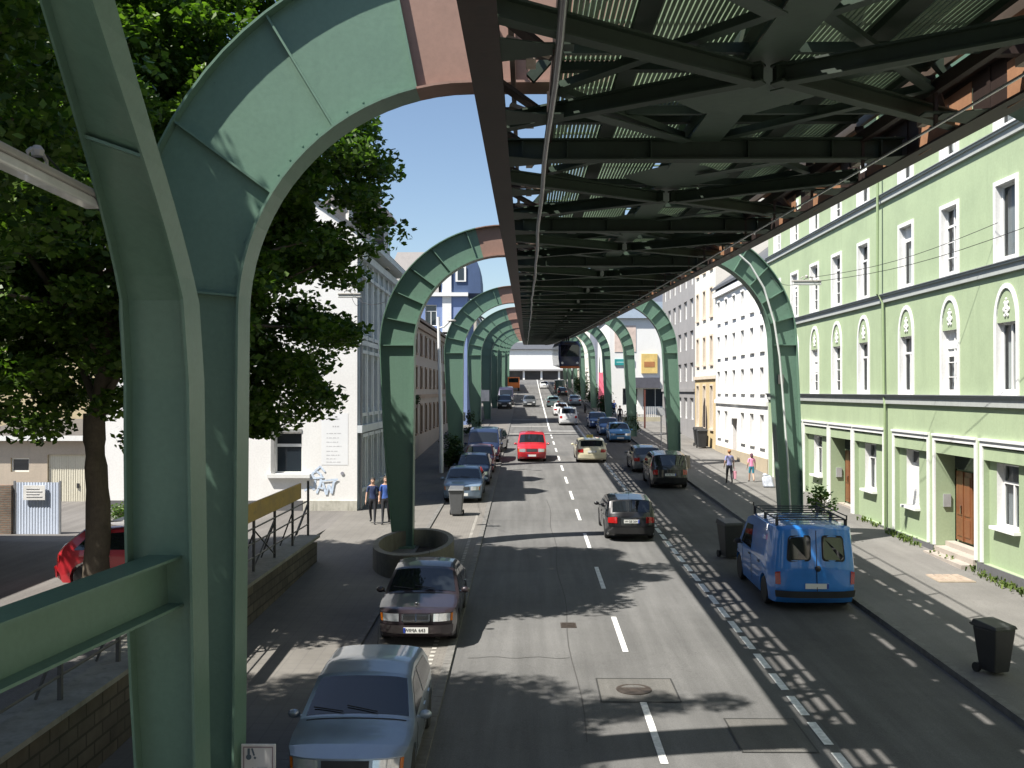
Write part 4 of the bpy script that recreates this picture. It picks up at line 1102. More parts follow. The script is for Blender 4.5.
for (a, c, k) in sorted(g for g in gf if 'door' in g[2]):
    FG.box(b, last, a-.145, .3, 1.12, .003, .05); last = c+.145
FG.box(b, last, G1, .3, 1.12, .003, .05)
b.build('plinth', M_pl, gh)
# cornices with zinc tops
b = MB()
for (z0, z1, w) in ((5.55, 5.86, .16), (9.18, 9.46, .16), (12.80, 13.06, .16), (GT-.4, GT, .4)):
    FG.box(b, G0, G1, z0, z1-.06, -.02, w*.6); FG.box(b, G0, G1, z1-.06, z1, -.02, w)
b.build('cornice', mat_weathered('cornice_grey', (.42, .44, .42), (.3, .32, .3), .5, .7), gh)
b = MB()
for (z0, z1, w) in ((5.86, 5.88, .20), (9.46, 9.48, .20), (13.06, 13.08, .20)): FG.box(b, G0, G1, z0, z1, -.02, w)
b.build('flashing', M_zinc, gh)
sty = ['grid', 'mull', 'cross', 'plain', 'plain', 'grid', 'plain', 'cross']
for i, c in enumerate(cols):
    for fl, (v0, v1) in enumerate(((5.98, 7.86), (9.62, 11.62), (13.2, 15.0))):
        st = sty[(i*3+fl*5+1) % 8]
        if (i in (1, 4)): st = 'grid'
        window(FG, gh, c-OW, c+OW, v0, v1, .2, st, curtain=[(.0, .3, M_curtw), (.62, 1, M_curt)] if (i+fl) % 3 else [(.5, 1, M_curtw)])
        if (i*5+fl*3) % 4 == 1:
            o = gh.children[-1] if False else None; b = MB(); FG.box(b, c-OW+.06, c+OW-.06, v1-(.5+.3*((i+fl) % 3)), v1-.06, -.19, -.175); b.build('roller_blind', M_curtw, gh)
        b = MB(); t = .13; z = .045
        vt = v1
        FG.box(b, c-OW-t, c-OW, v0-.1, vt, .002, z); FG.box(b, c+OW, c+OW+t, v0-.1, vt, .002, z); FG.box(b, c-OW, c+OW, v0-.1, v0, .002, z+.03)
        if fl == 0:   # arched head
            n = 14; r0, r1 = OW, OW+t; h = .92
            for k in range(n):
                a0, a1 = PI*k/n, PI*(k+1)/n
                q = [FG.P(c+r*math.cos(a), vt+(h if r == r0 else h+t)*math.sin(a), w) for w in (.002, z) for (r, a) in ((r0, a0), (r1, a0), (r1, a1), (r0, a1))]
                b.hexa(q)
            # stucco flower in the tympanum
            for (du, dv, r) in ((0, .42, .10), (-.12, .34, .07), (.12, .34, .07), (0, .26, .07), (-.07, .52, .06), (.07, .52, .06), (-.08, .18, .05), (.08, .18, .05), (0, .62, .04)):
                p = FG.P(c+du, vt+dv, .02); blob(b, p, .03, r, r, n=8)
        else: FG.box(b, c-OW-t, c+OW+t, vt, vt+t, .002, z)
        b.build('window_surround', M_wtrim, gh)
b = MB()
b.tube([FG.P(36.0, 5.5, .1), FG.P(36.0, 1.1, .1), FG.P(36.0, .85, .12)], .05, 8); b.tube([FG.P(36.35, 16.5, .2), FG.P(36.35, 9.5, .24), FG.P(36.2, 9.2, .1), FG.P(36.1, 5.9, .1), FG.P(36.0, 5.5, .1)], .05, 8)
b.build('downpipe', mat_weathered('green_pipe', (.27, .35, .19), (.22, .3, .16), .4), gh, smooth=50)

# ---------- generic street house
def house(name, label, side, X, y0, y1, zt, wallm, floors, colsn, base_z, dp=10, gm=None, gf_m=None, gf_top=None, win=(.5, 1.6), rise=3.5, sill=True, style='cross', trim=None, wh=None, cat='house', pane=None, gfcols=None, door=None, roofm=None, group=None, surround=True):
    F = Fac((X, 0, 0), (0, 1, 0), (side, 0, 0))
    r = empty(name, (X, (y0+y1)/2, base_z), label, cat, group)
    hs = []; wins = []
    gft = gf_top or (base_z+3.6)
    fh = (zt-.5-gft)/max(1, floors)
    for f in range(floors):
        zb = gft+fh*f+fh*.28; z1 = gft+fh*f+fh*.86
        for k in range(colsn):
            c = y0+(y1-y0)*(k+.5)/colsn; h = (c-win[0], c+win[0], zb, z1, .22); hs.append(h); wins.append(h)
    gc = gfcols if gfcols is not None else colsn
    for k in range(gc):
        c = y0+(y1-y0)*(k+.5)/gc
        if door is not None and k == door: hs.append((c-.6, c+.6, base_z-.2, base_z+2.6, .4)); dd = (c-.6, c+.6)
        else: h = (c-win[0]*1.1, c+win[0]*1.1, base_z+1.3, gft-.6, .22); hs.append(h); wins.append(h)
    b = MB(); F.wall(b, y0, y1, base_z-.8, gft, hs, mi=2 if gf_m else 0); F.wall(b, y0, y1, gft+.0, zt, hs)
    b.build('wall', [wallm, trim or wallm, gf_m or wallm], r)
    shell(r, F, y0, y1, base_z-.8, zt, dp, wallm, 'rear_walls')
    if rise: pitched(r, F, y0, y1, zt, dp, rise, roofm or M_slate, gables=wallm, over=.3)
    b = MB(); F.box(b, y0, y1, zt-.45, zt-.1, .003, .22); b.build('cornice', trim or wallm, r); b = MB(); F.box(b, y0, y1, gft-.12, gft+.12, .003, .12); b.build('string_course', trim or wallm, r)
    for h in wins:
        window(F, r, h[0], h[1], h[2], h[3], .22, style, gm=pane)
        if sill:
            b = MB(); F.box(b, h[0]-.12, h[1]+.12, h[2]-.12, h[2]-.002, .003, .12)
            if surround: F.box(b, h[0]-.12, h[0]-.002, h[2], h[3]+.12, .003, .05); F.box(b, h[1]+.002, h[1]+.12, h[2], h[3]+.12, .003, .05); F.box(b, h[0], h[1], h[3]+.002, h[3]+.12, .003, .08)
            b.build('window_surround', trim or wallm, r)
    if door is not None:
        b = MB(); F.box(b, dd[0], dd[1], base_z-.2, base_z+2.6, -.42, -.36); d = b.build('door', M_wood, r)
        b = MB(); F.box(b, dd[0]-.2, dd[1]+.2, base_z+2.62, base_z+2.95, .003, .25); b.build('door_canopy', trim or wallm, r)
    return r, F
M_white2 = mat_weathered('bright_white_plaster', (.86, .855, .83), (.7, .69, .66), .35, .8, .5)
M_cream = mat_weathered('cream_plaster', (.78, .74, .66), (.6, .56, .48), .4, .8, .6)
M_ochre = mat_weathered('ochre_sandstone', (.60, .47, .26), (.42, .32, .18), .5, .85, .8)
M_greyp = mat_weathered('grey_plaster', (.30, .29, .29), (.2, .2, .2), .5, .85, .6)
M_beige = mat_weathered('beige_plaster', (.55, .50, .42), (.38, .34, .28), .5, .85, .6)
wh_, F = house('white_house', 'bright white house with small windows between the green and the ochre house', -1, XG, 53.7, 68.4, 12.75, M_white2, 3, 6, zg(60)+.1, win=(.42, 1), trim=M_white2, gf_top=zg(60)+3.7, rise=4, door=3)
b = MB(); F.box(b, 53.7, 68.4, zg(54)-.3, zg(60)+.75, .003, .06); b.build('plinth', mat_weathered('sand_plinth', (.5, .42, .3), (.35, .3, .22), .5), wh_)
ch, F = house('ornate_house', 'narrow ornate house with white upper floors and ochre ground floor', -1, XG, 68.5, 76.8, 17.5, M_cream, 3, 3, zg(72)+.1, win=(.45, 1), trim=mat_weathered('stucco', (.72, .62, .5), (.5, .42, .33), .4), gf_m=M_ochre, gf_top=zg(72)+5.0, rise=4, door=None, gfcols=3)
# pointed dark entrance of the ornate house
b = MB(); pl = [(71.6, 1.5), (73.5, 1.5), (73.5, 4.0), (73.2, 4.8), (72.55, 5.5), (71.9, 4.8), (71.6, 4.0)]
b.add([F.P(u, v, w) for w in (.005, .04) for u, v in pl], [tuple(range(7)), tuple(range(13, 6, -1))]+[(i, (i+1) % 7, 7+(i+1) % 7, 7+i) for i in range(7)]); b.build('arched_door', mat('dark_oak', (.04, .03, .025), .5), ch)
gy, F = house('grey_house', 'plain grey rendered block with white framed windows beyond the ornate house', -1, XG, 76.9, 95, 16.6, M_greyp, 4, 6, zg(85)+.1, win=(.8, 1), trim=M_greyp, pane=mat_glass('blind_pane', (.45, .45, .45)), rise=3.5, sill=False, style='mull', surround=False)
# gap, then shops turned towards the camera
M_blueroof = mat_weathered('blue_grey_roof', (.16, .20, .25), (.1, .13, .16), .5, .6)
FS = Fac((0, 113, 0), (1, 0, 0), (0, -1, 0))
sh = empty('corner_shop_building', (13.5, 113, zg(113)), 'white shop building facing the camera with teal sign and blue grey roof', 'building')
b = MB(); hs = [(10.9, 12.6, 4.4, 6.3, .3), (13.2, 16.0, 4.2, 6.3, .3)]; FS.wall(b, 9.4, 20.5, 2.5, 14.2, hs); b.build('wall', [M_white2, M_white2], sh)
shell(sh, FS, 9.4, 20.5, 2.5, 14.2, 18, M_white2, 'rear_walls')
for h in hs: window(FS, sh, *h[:4], .3, 'mull')
b = MB(); b.hexa([FS.P(9.2, 14.2, .4), FS.P(20.8, 14.2, .4), FS.P(20.8, 14.2, -18), FS.P(9.2, 14.2, -18), FS.P(9.6, 16.2, -1.5), FS.P(20.4, 16.2, -1.5), FS.P(20.4, 16.2, -16), FS.P(9.6, 16.2, -16)]); b.build('roof', M_blueroof, sh)
b = MB(); FS.box(b, 10.0, 12.2, 8.9, 9.6, .01, .12); sg = b.build('shop_sign', mat('teal_sign', (.04, .32, .32), .4), sh)
b = MB(); FS.box(b, 10.2, 12.0, 9.2, 9.3, .12, .125); b.build('sign_stripe', mat('pale_teal_stripe', (.4, .65, .62), .4), sg)
b = MB(); FS.box(b, 10.0, 12.4, 10.4, 13.4, .01, .05); b.build('poster', mat('faded_poster', (.72, .58, .50), .6, var=.35, scale=.6), sh)
b = MB(); FS.box(b, 13.0, 14.8, 8.0, 10.2, .01, .2); FS.box(b, 13.3, 14.5, 8.7, 9.3, .2, .22, 1); b.build('hoarding', [mat('yellow_board', (.75, .55, .2), .5), mat('brown_board_mark', (.45, .2, .08), .5)], sh)
b = MB(); FS.box(b, 11.8, 14.9, 6.35, 7.5, .0, 1.6); b.build('canopy', mat('dark_canopy', (.10, .10, .12), .6), sh)
bb = empty('tall_grey_building', (17, 134, zg(134)), 'tall blue grey slab building standing behind the shop with the teal sign', 'building')
F2 = Fac((0, 134, 0), (1, 0, 0), (0, -1, 0)); b = MB(); F2.wall(b, 9.2, 28, 3, 21, []); b.build('wall', [mat_weathered('blue_grey_cladding', (.24, .26, .32), (.18, .2, .24), .5), M_greyp], bb); shell(bb, F2, 9.2, 28, 3, 21, 10, MATS['blue_grey_cladding'], 'rear_walls')
b = MB(); F2.box(b, 9.2, 28, 17.6, 17.9, .01, .1); F2.box(b, 14, 14.3, 3, 21, .01, .15); b.build('trim_strip', M_zinc, bb)
X2 = 10.6
house('far_shop_house', 'white three storey shop house beyond the teal sign building', -1, X2, 132, 150, 15.5, M_white2, 2, 5, zg(140), trim=M_cream, rise=3, dp=9)
house('far_street_house', 'cream street house far up on the right', -1, X2, 150.2, 170, 17, M_cream, 3, 5, zg(160), trim=M_white2, rise=3, dp=9)
house('far_white_house', 'white street house second last on the right', -1, X2, 170.2, 192, 18, M_white2, 3, 6, zg(180), trim=M_cream, rise=3, dp=9)
house('far_grey_house', 'beige house last on the right before the end of the street', -1, X2, 192.2, 222, 19, M_beige, 3, 7, zg(205), trim=M_cream, rise=3, dp=9)
# ---------- building that closes the street
eb = empty('end_building', (4, 250, zg(250)), 'long white building closing the far end of the street, dark below', 'building')
FE = Fac((0, 250, 0), (1, 0, 0), (0, -1, 0)); b = MB(); FE.wall(b, -16, 26, zg(250)-1, zg(250)+2.4, [], mi=1); FE.wall(b, -16, 26, zg(250)+2.4, zg(250)+7.5, [])
b.build('wall', [M_white2, mat('dark_shopfront', (.06, .055, .05), .5, var=.5, scale=.4)], eb); shell(eb, FE, -16, 26, zg(250)-1, zg(250)+7.5, 14, M_white2, 'rear_walls')
for k in range(9):
    b = MB(); FE.box(b, -14+k*4.4, -13.5+k*4.4, zg(250)-.5, zg(250)+2.4, .01, .4); b.build('pillar', M_white2, eb)
b = MB(); FE.box(b, -16, 26, zg(250)+2.2, zg(250)+2.6, .01, 1.0); b.build('canopy', M_greyp, eb)
pitched(eb, FE, -16, 26, zg(250)+7.5, 14, 2.0, M_slate)
# ---------- left row: white gable house with its dark stucco street front
XL = -6.85; YW = 40.5
lh = empty('gable_house', (-12, YW, zg(YW)), 'white gabled corner house with painted notice, graffiti and grey stucco street front', 'house')
FW = Fac((0, YW, 0), (1, 0, 0), (0, -1, 0))
b = MB(); hw = (-10.22, -9.1, 2.65, 4.32, .28)
FW.wall(b, -17.2, XL, 1.55, 12.5, [hw, ], mi=0, rmi=0)
b.add([FW.P(-17.2, 12.5), FW.P(XL, 12.5), FW.P(-12.02, 16.0)], [(0, 1, 2)], 0)
b.build('gable_wall', mat_weathered('chalk_white_plaster', (.86, .85, .83), (.74, .72, .69), .45, .85, .5, (3, 3, .5)), lh)
b = MB(); FW.box(b, -9.05, XL, .8, 1.55, -.02, .04); b.build('stained_plinth', mat_weathered('stained_render', (.55, .53, .46), (.16, .16, .12), .85, .9, 1.5, (4, 4, .4)), lh)
b = MB(); FW.box(b, -17.2, -9.06, .8, 1.55, -.02, .05); b.build('grey_plinth_band', M_pl, lh)
window(FW, lh, *hw[:4], .26, 'transom')
b = MB(); FW.box(b, -10.5, -8.75, 2.48, 2.64, .003, .16); b.build('sill', M_wtrim, lh)
b = MB(); FW.box(b, -10.36, -10.225, 2.65, 4.46, .003, .03); FW.box(b, -10.22, -9.1, 4.325, 4.46, .003, .03); b.build('window_surround', mat_weathered('grey_surround', (.32, .32, .31), (.2, .2, .2), .4), lh)
# painted notice: a slightly different white with faint grey lines of lettering
M_note = mat('notice_white', (.80, .81, .82), .6, var=.03); M_faint = mat('faint_grey_letter', (.55, .55, .56), .7)
b = MB(); FW.box(b, -8.30, -7.22, 3.0, 5.1, .003, .007); nb = b.build('painted_notice', M_note, lh)
b = MB(); random.seed(3)
for k, zz in enumerate((4.85, 4.55, 4.28, 4.10, 3.93, 3.76, 3.56, 3.40, 3.25, 3.12)):
    u = -8.1+(.25 if k < 2 else 0); ue = -7.4-(.1 if k == 0 else 0)-random.uniform(0, .3)
    while u < ue: wd = random.uniform(.05, .16); FW.box(b, u, min(u+wd, ue), zz-.015, zz+.015 if k > 1 else zz+.04, .007, .010); u += wd+.035
b.build('faint_lettering', M_faint, nb)
b = MB(); b.lathe(FW.P(-7.45, 2.66, .01), [(.07, -.02), (.07, .01)], 18, axis='y'); b.build('grey_disc', mat('disc_grey', (.30, .30, .34), .6), lh)
# spray paint scribble
b = MB()
GW = [.004]
def scr(pts, r=.05):
    for (a, c) in zip(pts, pts[1:]):
        for t in range(3):
            u0 = a[0]+(c[0]-a[0])*t/3; v0 = a[1]+(c[1]-a[1])*t/3; u1 = a[0]+(c[0]-a[0])*(t+1)/3; v1 = a[1]+(c[1]-a[1])*(t+1)/3
            GW[0] += .0006; b.bar(FW.P(u0, v0, GW[0]), FW.P(u1, v1, GW[0]), r, .003, up=(0, 1, 0))
scr([(-9.0, 1.95), (-8.75, 2.12), (-8.6, 2.0), (-8.55, 2.4), (-8.7, 2.65), (-8.5, 2.75), (-8.3, 2.6), (-8.35, 2.2), (-8.5, 1.85)], .085)
scr([(-8.62, 2.7), (-8.35, 2.95), (-8.15, 2.72)], .07); scr([(-8.75, 2.45), (-8.2, 2.5)], .075)
scr([(-8.25, 2.3), (-8.1, 1.8), (-8.0, 2.2), (-7.88, 1.85), (-7.8, 2.3), (-7.68, 2.42)], .09); scr([(-8.3, 2.35), (-7.62, 2.42)], .07); scr([(-8.45, 2.1), (-8.2, 2.05)], .07)
b.build('graffiti', mat('graffiti_blue', (.60, .70, .84), .6, var=.25, scale=6), lh)
# its street front
ML = mat_weathered('blue_grey_stucco', (.40, .47, .54), (.22, .26, .30), .6, .85, .8); MLT = mat_weathered('pale_stucco', (.66, .70, .72), (.40, .43, .45), .5, .8)
FLh = Fac((XL, 0, 0), (0, 1, 0), (1, 0, 0)); hs = []
Y1 = 52.8
for k in range(7):
    c = 41.55+k*1.65
    for (v0, v1) in ((2.2, 3.9), (5.3, 7.35), (8.5, 10.5)): hs.append((c-.48, c+.48, v0, v1, .25))
b = MB(); FLh.wall(b, YW, Y1, .5, 4.4, hs); FLh.wall(b, YW, Y1, 4.4, 12.1, hs); b.build('street_front', [ML, MLT], lh)
for i, h in enumerate(hs):
    window(FLh, lh, *h[:4], .22, 'cross' if i % 4 else 'grid')
    b = MB(); FLh.box(b, h[0]-.16, h[0]-.002, h[2]-.2, h[3]+.2, .003, .09); FLh.box(b, h[1]+.002, h[1]+.16, h[2]-.2, h[3]+.2, .003, .09); FLh.box(b, h[0]-.22, h[1]+.22, h[3]+.2, h[3]+.34, .003, .18); FLh.box(b, h[0]-.2, h[1]+.2, h[2]-.34, h[2]-.2, .003, .15)
    b.build('window_surround', MLT, lh)
b = MB()
for (z0, z1, w) in ((4.3, 4.6, .2), (7.9, 8.1, .14), (11.4, 11.7, .25), (11.95, 12.2, .6)): FLh.box(b, YW, Y1, z0, z1, .003, w)
for k in range(8):
    y = 40.75+k*1.65; FLh.box(b, y-.12, y+.12, 4.6, 7.9, .003, .10); FLh.box(b, y-.12, y+.12, 8.1, 11.4, .003, .10)
b.build('cornice', MLT, lh)
FWb = Fac((0, Y1, 0), (1, 0, 0), (0, 1, 0)); b = MB(); FWb.wall(b, -17.2, XL, .5, 12.5, []); b.add([FWb.P(-17.2, 12.5), FWb.P(XL, 12.5), FWb.P(-12.02, 16.0)], [(0, 1, 2)])
b.quad((-17.2, YW, .5), (-17.2, Y1, .5), (-17.2, Y1, 12.5), (-17.2, YW, 12.5)); b.build('rear_walls', M_greyp, lh)
b = MB()
for (xa, za, xb, zb_) in ((XL+.5, 12.15, -12.02, 16.05), (-17.7, 12.15, -12.02, 16.05)):
    b.hexa([(xa, YW-.1, za), (xa, Y1, za), (xb, Y1, zb_), (xb, YW-.1, zb_), (xa, YW-.1, za+.18), (xa, Y1, za+.18), (xb, Y1, zb_+.18), (xb, YW-.1, zb_+.18)])
b.build('roof', M_slate, lh)
b = MB(); b.tube([(XL+.12, YW+.2, 11.3), (XL+.12, YW+.2, 1.2)], .06, 8); b.build('downpipe', M_zinc, lh, smooth=50)
# two turret-like dormers on the eaves
for (yc, ht) in ((43.2, 15.0), (48.2, 15.0)):
    b = MB(); n = 6; cx = -7.5
    ring = [(cx+1.0*math.cos(R(60*k+30)), yc+1.0*math.sin(R(60*k+30))) for k in range(n)]
    b.add([(x, y, 11.9) for x, y in ring]+[(x, y, ht-.9) for x, y in ring], [(k, (k+1) % n, n+(k+1) % n, n+k) for k in range(n)])
    d = b.build('dormer', mat_weathered('dormer_plaster', (.62, .60, .58), (.4, .38, .36), .5), lh)
    b = MB()
    for k in range(n):
        x, y = (ring[k][0]+ring[(k+1) % n][0])/2, (ring[k][1]+ring[(k+1) % n][1])/2; dv = Vector((x-cx, y-yc, 0)).normalized(); t = Vector((-dv.y, dv.x, 0)); p = Vector((x, y, 0))+dv*.012
        b.quad(p-t*.32+Vector((0, 0, 12.8)), p+t*.32+Vector((0, 0, 12.8)), p+t*.32+Vector((0, 0, 13.8)), p-t*.32+Vector((0, 0, 13.8)))
    b.build('pane', M_gl, d)
    b = MB(); b.lathe((cx, yc, ht-.92), [(1.28, 0), (1.28, .1), (.75, .75), (.1, .95)], 6); b.build('dormer_roof', mat_weathered('brown_slate', (.17, .15, .15), (.1, .09, .09), .5), d)
# the following left houses
M_drk = mat_weathered('dark_brown_render', (.17, .13, .12), (.09, .07, .07), .5, .8)
house('dark_house', 'narrow dark brown house behind the grey stucco front', 1, XL, 52.9, 60.5, 9.6, M_greyp, 2, 4, zg(56)+.1, trim=MLT, gf_m=M_drk, rise=3, roofm=M_slate)
house('taupe_house', 'low taupe house with brown eaves behind the white mast', 1, XL, 60.6, 88, 10.4, mat_weathered('taupe_render', (.36, .33, .31), (.25, .23, .21), .5), 2, 9, zg(72)+.1, trim=mat_weathered('brown_eaves', (.30, .22, .16), (.2, .14, .1), .5), rise=1.6, roofm=mat_weathered('brown_tiles', (.20, .15, .12), (.12, .09, .07), .5), win=(.5, 1))
# chimney-like dormers in front of the tower
dh = empty('roof_block', (-8.6, 74, 10.4), 'dark slate clad stair turret on the roof in front of the blue tower', 'turret')
b = MB(); b.box(-9.9, -8.0, 72, 75, 10.5, 13.3); b.build('wall', mat_weathered('slate_cladding', (.09, .09, .10), (.05, .05, .06), .5), dh)
b = MB(); b.box(-10.1, -7.8, 71.8, 75.2, 13.3, 13.55); b.build('roof', M_zinc, dh)
b = MB(); b.box(-9.6, -8.4, 71.97, 72.01, 11.6, 12.7); b.build('window', M_gl, dh)
# blue tower house
M_tblue = mat_weathered('sky_blue_plaster', (.22, .30, .52), (.16, .22, .4), .4, .8, .5); M_tblue2 = mat_weathered('deep_blue_slate', (.06, .10, .20), (.04, .07, .14), .5, .6)
bt = empty('blue_tower_house', (-7.6, 95, zg(95)), 'tall blue house with white corner strips and a rounded dark blue dome', 'house')
FB = Fac((0, 95, 0), (1, 0, 0), (0, -1, 0)); hs = [(-9.6, -8.5, z, z+2.0, .2) for z in (5.5, 9.0, 12.2)]+[(-11.8, -10.8, z, z+2.0, .2) for z in (9.0, 12.2)]
b = MB(); FB.wall(b, -14, -5.6, 1.5, 15.2, hs); b.build('wall', [M_tblue, M_white2], bt); shell(bt, FB, -14, -5.6, 1.5, 15.2, 12, M_tblue, 'rear_walls')
for h in hs: window(FB, bt, *h[:4], .2, 'cross')
b = MB()
FB.box(b, -7.95, -7.1, 1.5, 18.0, .01, .12); FB.box(b, -14, -5.5, 15.0, 15.35, .01, .35); FB.box(b, -14, -5.5, 10.9+.5, 11.6, .01, .12)
b.build('white_strips', M_white2, bt)
b = MB()   # rounded gable-dome
n = 16; prof = []
for k in range(n+1):
    t = k/n; a = PI*t; prof.append((-6.2+2.0*math.cos(a)*-1*(1-.05), 15.3+4.6*math.sin(a)**.75))
for y in (95.02, 101): 
    b.v += [(x, y, z) for x, z in prof]; 
b.f.append(list(range(n+1))); b.m.append(0); b.f.append(list(range(n+1, 2*n+2))); b.m.append(0)
for k in range(n): b.f.append([k, k+1, n+2+k, n+1+k]); b.m.append(0)
b.f.append([0, n, 2*n+1, n+1]); b.m.append(0)
b.build('dome', M_tblue2, bt)
b = MB(); FB.box(b, -6.7, -5.7, 16.4, 17.9, .03, .10); dw = b.build('dome_window', M_white2, bt); b = MB(); FB.box(b, -6.5, -5.9, 16.55, 17.7, .10, .12); b.build('pane', M_gl, dw)
b = MB(); b.hexa([(-13.9, 95.05, 15.3), (-8.3, 95.05, 15.3), (-8.3, 107, 15.3), (-13.9, 107, 15.3), (-12.5, 97, 19.5), (-8.6, 97, 19.5), (-8.6, 105, 19.5), (-12.5, 105, 19.5)]); b.build('roof', mat_weathered('grey_brown_tiles', (.25, .23, .22), (.16, .15, .15), .5), bt)
house('left_far_house', 'pale house beyond the blue tower on the left', 1, XL, 107.2, 126, 15, M_cream, 3, 6, zg(115), trim=MLT)
house('left_distant_house', 'beige house far up on the left side', 1, XL, 138, 165, 16.5, M_beige, 3, 8, zg(150), trim=MLT)
house('left_last_house', 'white house last on the left before the end of the street', 1, XL, 172, 215, 18, M_white2, 3, 12, zg(190), trim=MLT)
# ---------- yard buildings
yb = empty('beige_yard_house', (-24, 50, 1.3), 'beige house behind the garage at the left edge', 'house')
FY = Fac((0, 50, 0), (1, 0, 0), (0, -1, 0))
M_by = mat_weathered('warm_beige_plaster', (.56, .47, .30), (.42, .36, .25), .4, .85)
b = MB(); FY.wall(b, -34, -19.9, 1, 9.5, []); b.build('wall', [M_by, M_by], yb); shell(yb, FY, -34, -19.9, 1, 9.5, 9, M_by, 'rear_walls'); pitched(yb, FY, -34, -19.9, 9.5, 9, 3, MATS['brown_tiles'])
b = MB(); FY.box(b, -34, -29.5, 1, 9.2, .01, 4.5); b.build('wing', mat_weathered('light_beige', (.6, .55, .42), (.45, .4, .3), .4), yb)
wb = empty('pinkish_outbuilding', (-18.8, 46, 1.3), 'pale pink outbuilding between the garage and the gable house', 'outbuilding')
b = MB(); b.box(-19.8, -17.4, 45.5, 53, 1, 6.4); b.build('wall', mat_weathered('pale_pink_plaster', (.62, .50, .42), (.5, .4, .34), .4), wb); b = MB(); b.box(-20, -17.3, 45.3, 53.2, 6.4, 6.6); b.build('roof', M_slate, wb)
b = MB(); b.box(-18.4, -17.7, 45.46, 45.49, 3.2, 6.0); b.build('brown_strip', mat('brown_board', (.3, .2, .12), .6), wb)
ga = empty('garage', (-20.5, 43, 1.2), 'low garage with a white ribbed up-and-over door', 'garage')
FGA = Fac((0, 43, 0), (1, 0, 0), (0, -1, 0)); hs = [(-20.7, -18.1, 1.1, 3.25, .12), (-22.3, -21.5, 2.5, 3.1, .15)]
b = MB(); FGA.wall(b, -24, -17.6, .8, 3.9, hs); b.build('wall', [mat_weathered('sandy_render', (.50, .42, .33), (.35, .3, .24), .5), M_by], ga); shell(ga, FGA, -24, -17.6, .8, 3.85, 5, M_by, 'rear_walls')
b = MB(); b.hexa([(-24.2, 42.7, 3.9), (-17.4, 42.7, 3.9), (-17.4, 48.2, 4.5), (-24.2, 48.2, 4.5), (-24.2, 42.7, 4.05), (-17.4, 42.7, 4.05), (-17.4, 48.2, 4.65), (-24.2, 48.2, 4.65)]); b.build('roof', mat_weathered('bitumen', (.12, .11, .10), (.07, .065, .06), .5), ga)
b = MB(); b.box(-24.2, -17.4, 42.66, 42.70, 3.86, 4.08); b.build('eaves_board', M_wtrim, ga)
b = MB(); FGA.box(b, -20.7, -18.1, 1.1, 3.25, -.12, -.10)
for k in range(26): FGA.box(b, -20.68+k*.1, -20.63+k*.1, 1.12, 3.23, -.10, -.085)
gd = b.build('garage_door', mat_weathered('ivory_metal', (.72, .68, .55), (.5, .46, .36), .3), ga)
b = MB(); FGA.box(b, -19.45, -19.35, 1.8, 2.0, -.085, -.04); b.build('handle', M_plast, gd)
window(FGA, ga, *hs[1][:4], .15, 'plain')
# building just outside the left edge, whose shadow lies on the yard
ob = empty('yard_workshop', (-19, 18, 1.5), 'plain workshop at the left edge of the yard', 'building')
b = MB(); b.box(-24, -16.3, 3, 30.4, 1, 9.6); b.build('wall', mat_weathered('grey_brick_render', (.32, .29, .26), (.2, .18, .17), .5), ob); b = MB(); b.box(-24.2, -16.1, 2.8, 30.6, 9.6, 9.9); b.build('roof', M_slate, ob)
# metal gate with notice
gt = empty('metal_gate', (-16.9, 34.3, 1.35), 'pale blue corrugated metal gate with a white notice sheet', 'gate')
b = MB(); 
for k in range(15): x = -17.6+k*.1; b.add([(x, 34.3, yz(34.3)), (x+.05, 34.285, yz(34.3)), (x+.1, 34.3, yz(34.3)), (x, 34.3, 2.85), (x+.05, 34.285, 2.85), (x+.1, 34.3, 2.85)], [(0, 1, 4, 3), (1, 2, 5, 4)])
b.build('gate_panel', mat_weathered('pale_blue_metal', (.60, .67, .80), (.48, .55, .68), .4), gt)
b = MB(); b.box(-17.3, -16.55, 34.2, 34.24, 2.25, 2.75); nn = b.build('notice', mat('notice_sheet', (.8, .79, .76), .6), gt)
b = MB()
for k in range(4): b.box(-17.2, -16.65-.1*(k % 2), 34.19, 34.2, 2.35+.09*k, 2.38+.09*k)
b.build('notice_lines', M_faint, nn)
for x in (-17.65, -16.07): b = MB(); b.box(x-.03, x+.03, 34.27, 34.33, yz(34.3)-.2, 2.9); b.build('gate_post', M_zinc, gt)
b = MB(); b.box(-19.5, -17.72, 34.2, 34.5, 1.0, 2.75); tag(b.build('brick_wall', mat_masonry('brown_brick', (.28, .18, .12), (.2, .13, .1), (.2, .18, .15), .25, .08)), 'short brown brick wall left of the pale blue gate', 'wall')

house('sky_block_house', 'long plain unseen house added behind the camera on the right to block sky light', -1, XG, -60, 9.6, 15, M_beige, 3, 14, -.5, trim=M_white2, rise=4)  # pair of unseen houses, added to keep sky light off the near steel
house('sky_block_house', 'long plain unseen house added behind the camera on the left to block sky light', 1, -8.2, -60, -16, 14, M_greyp, 3, 9, -.8, trim=MLT, rise=4)
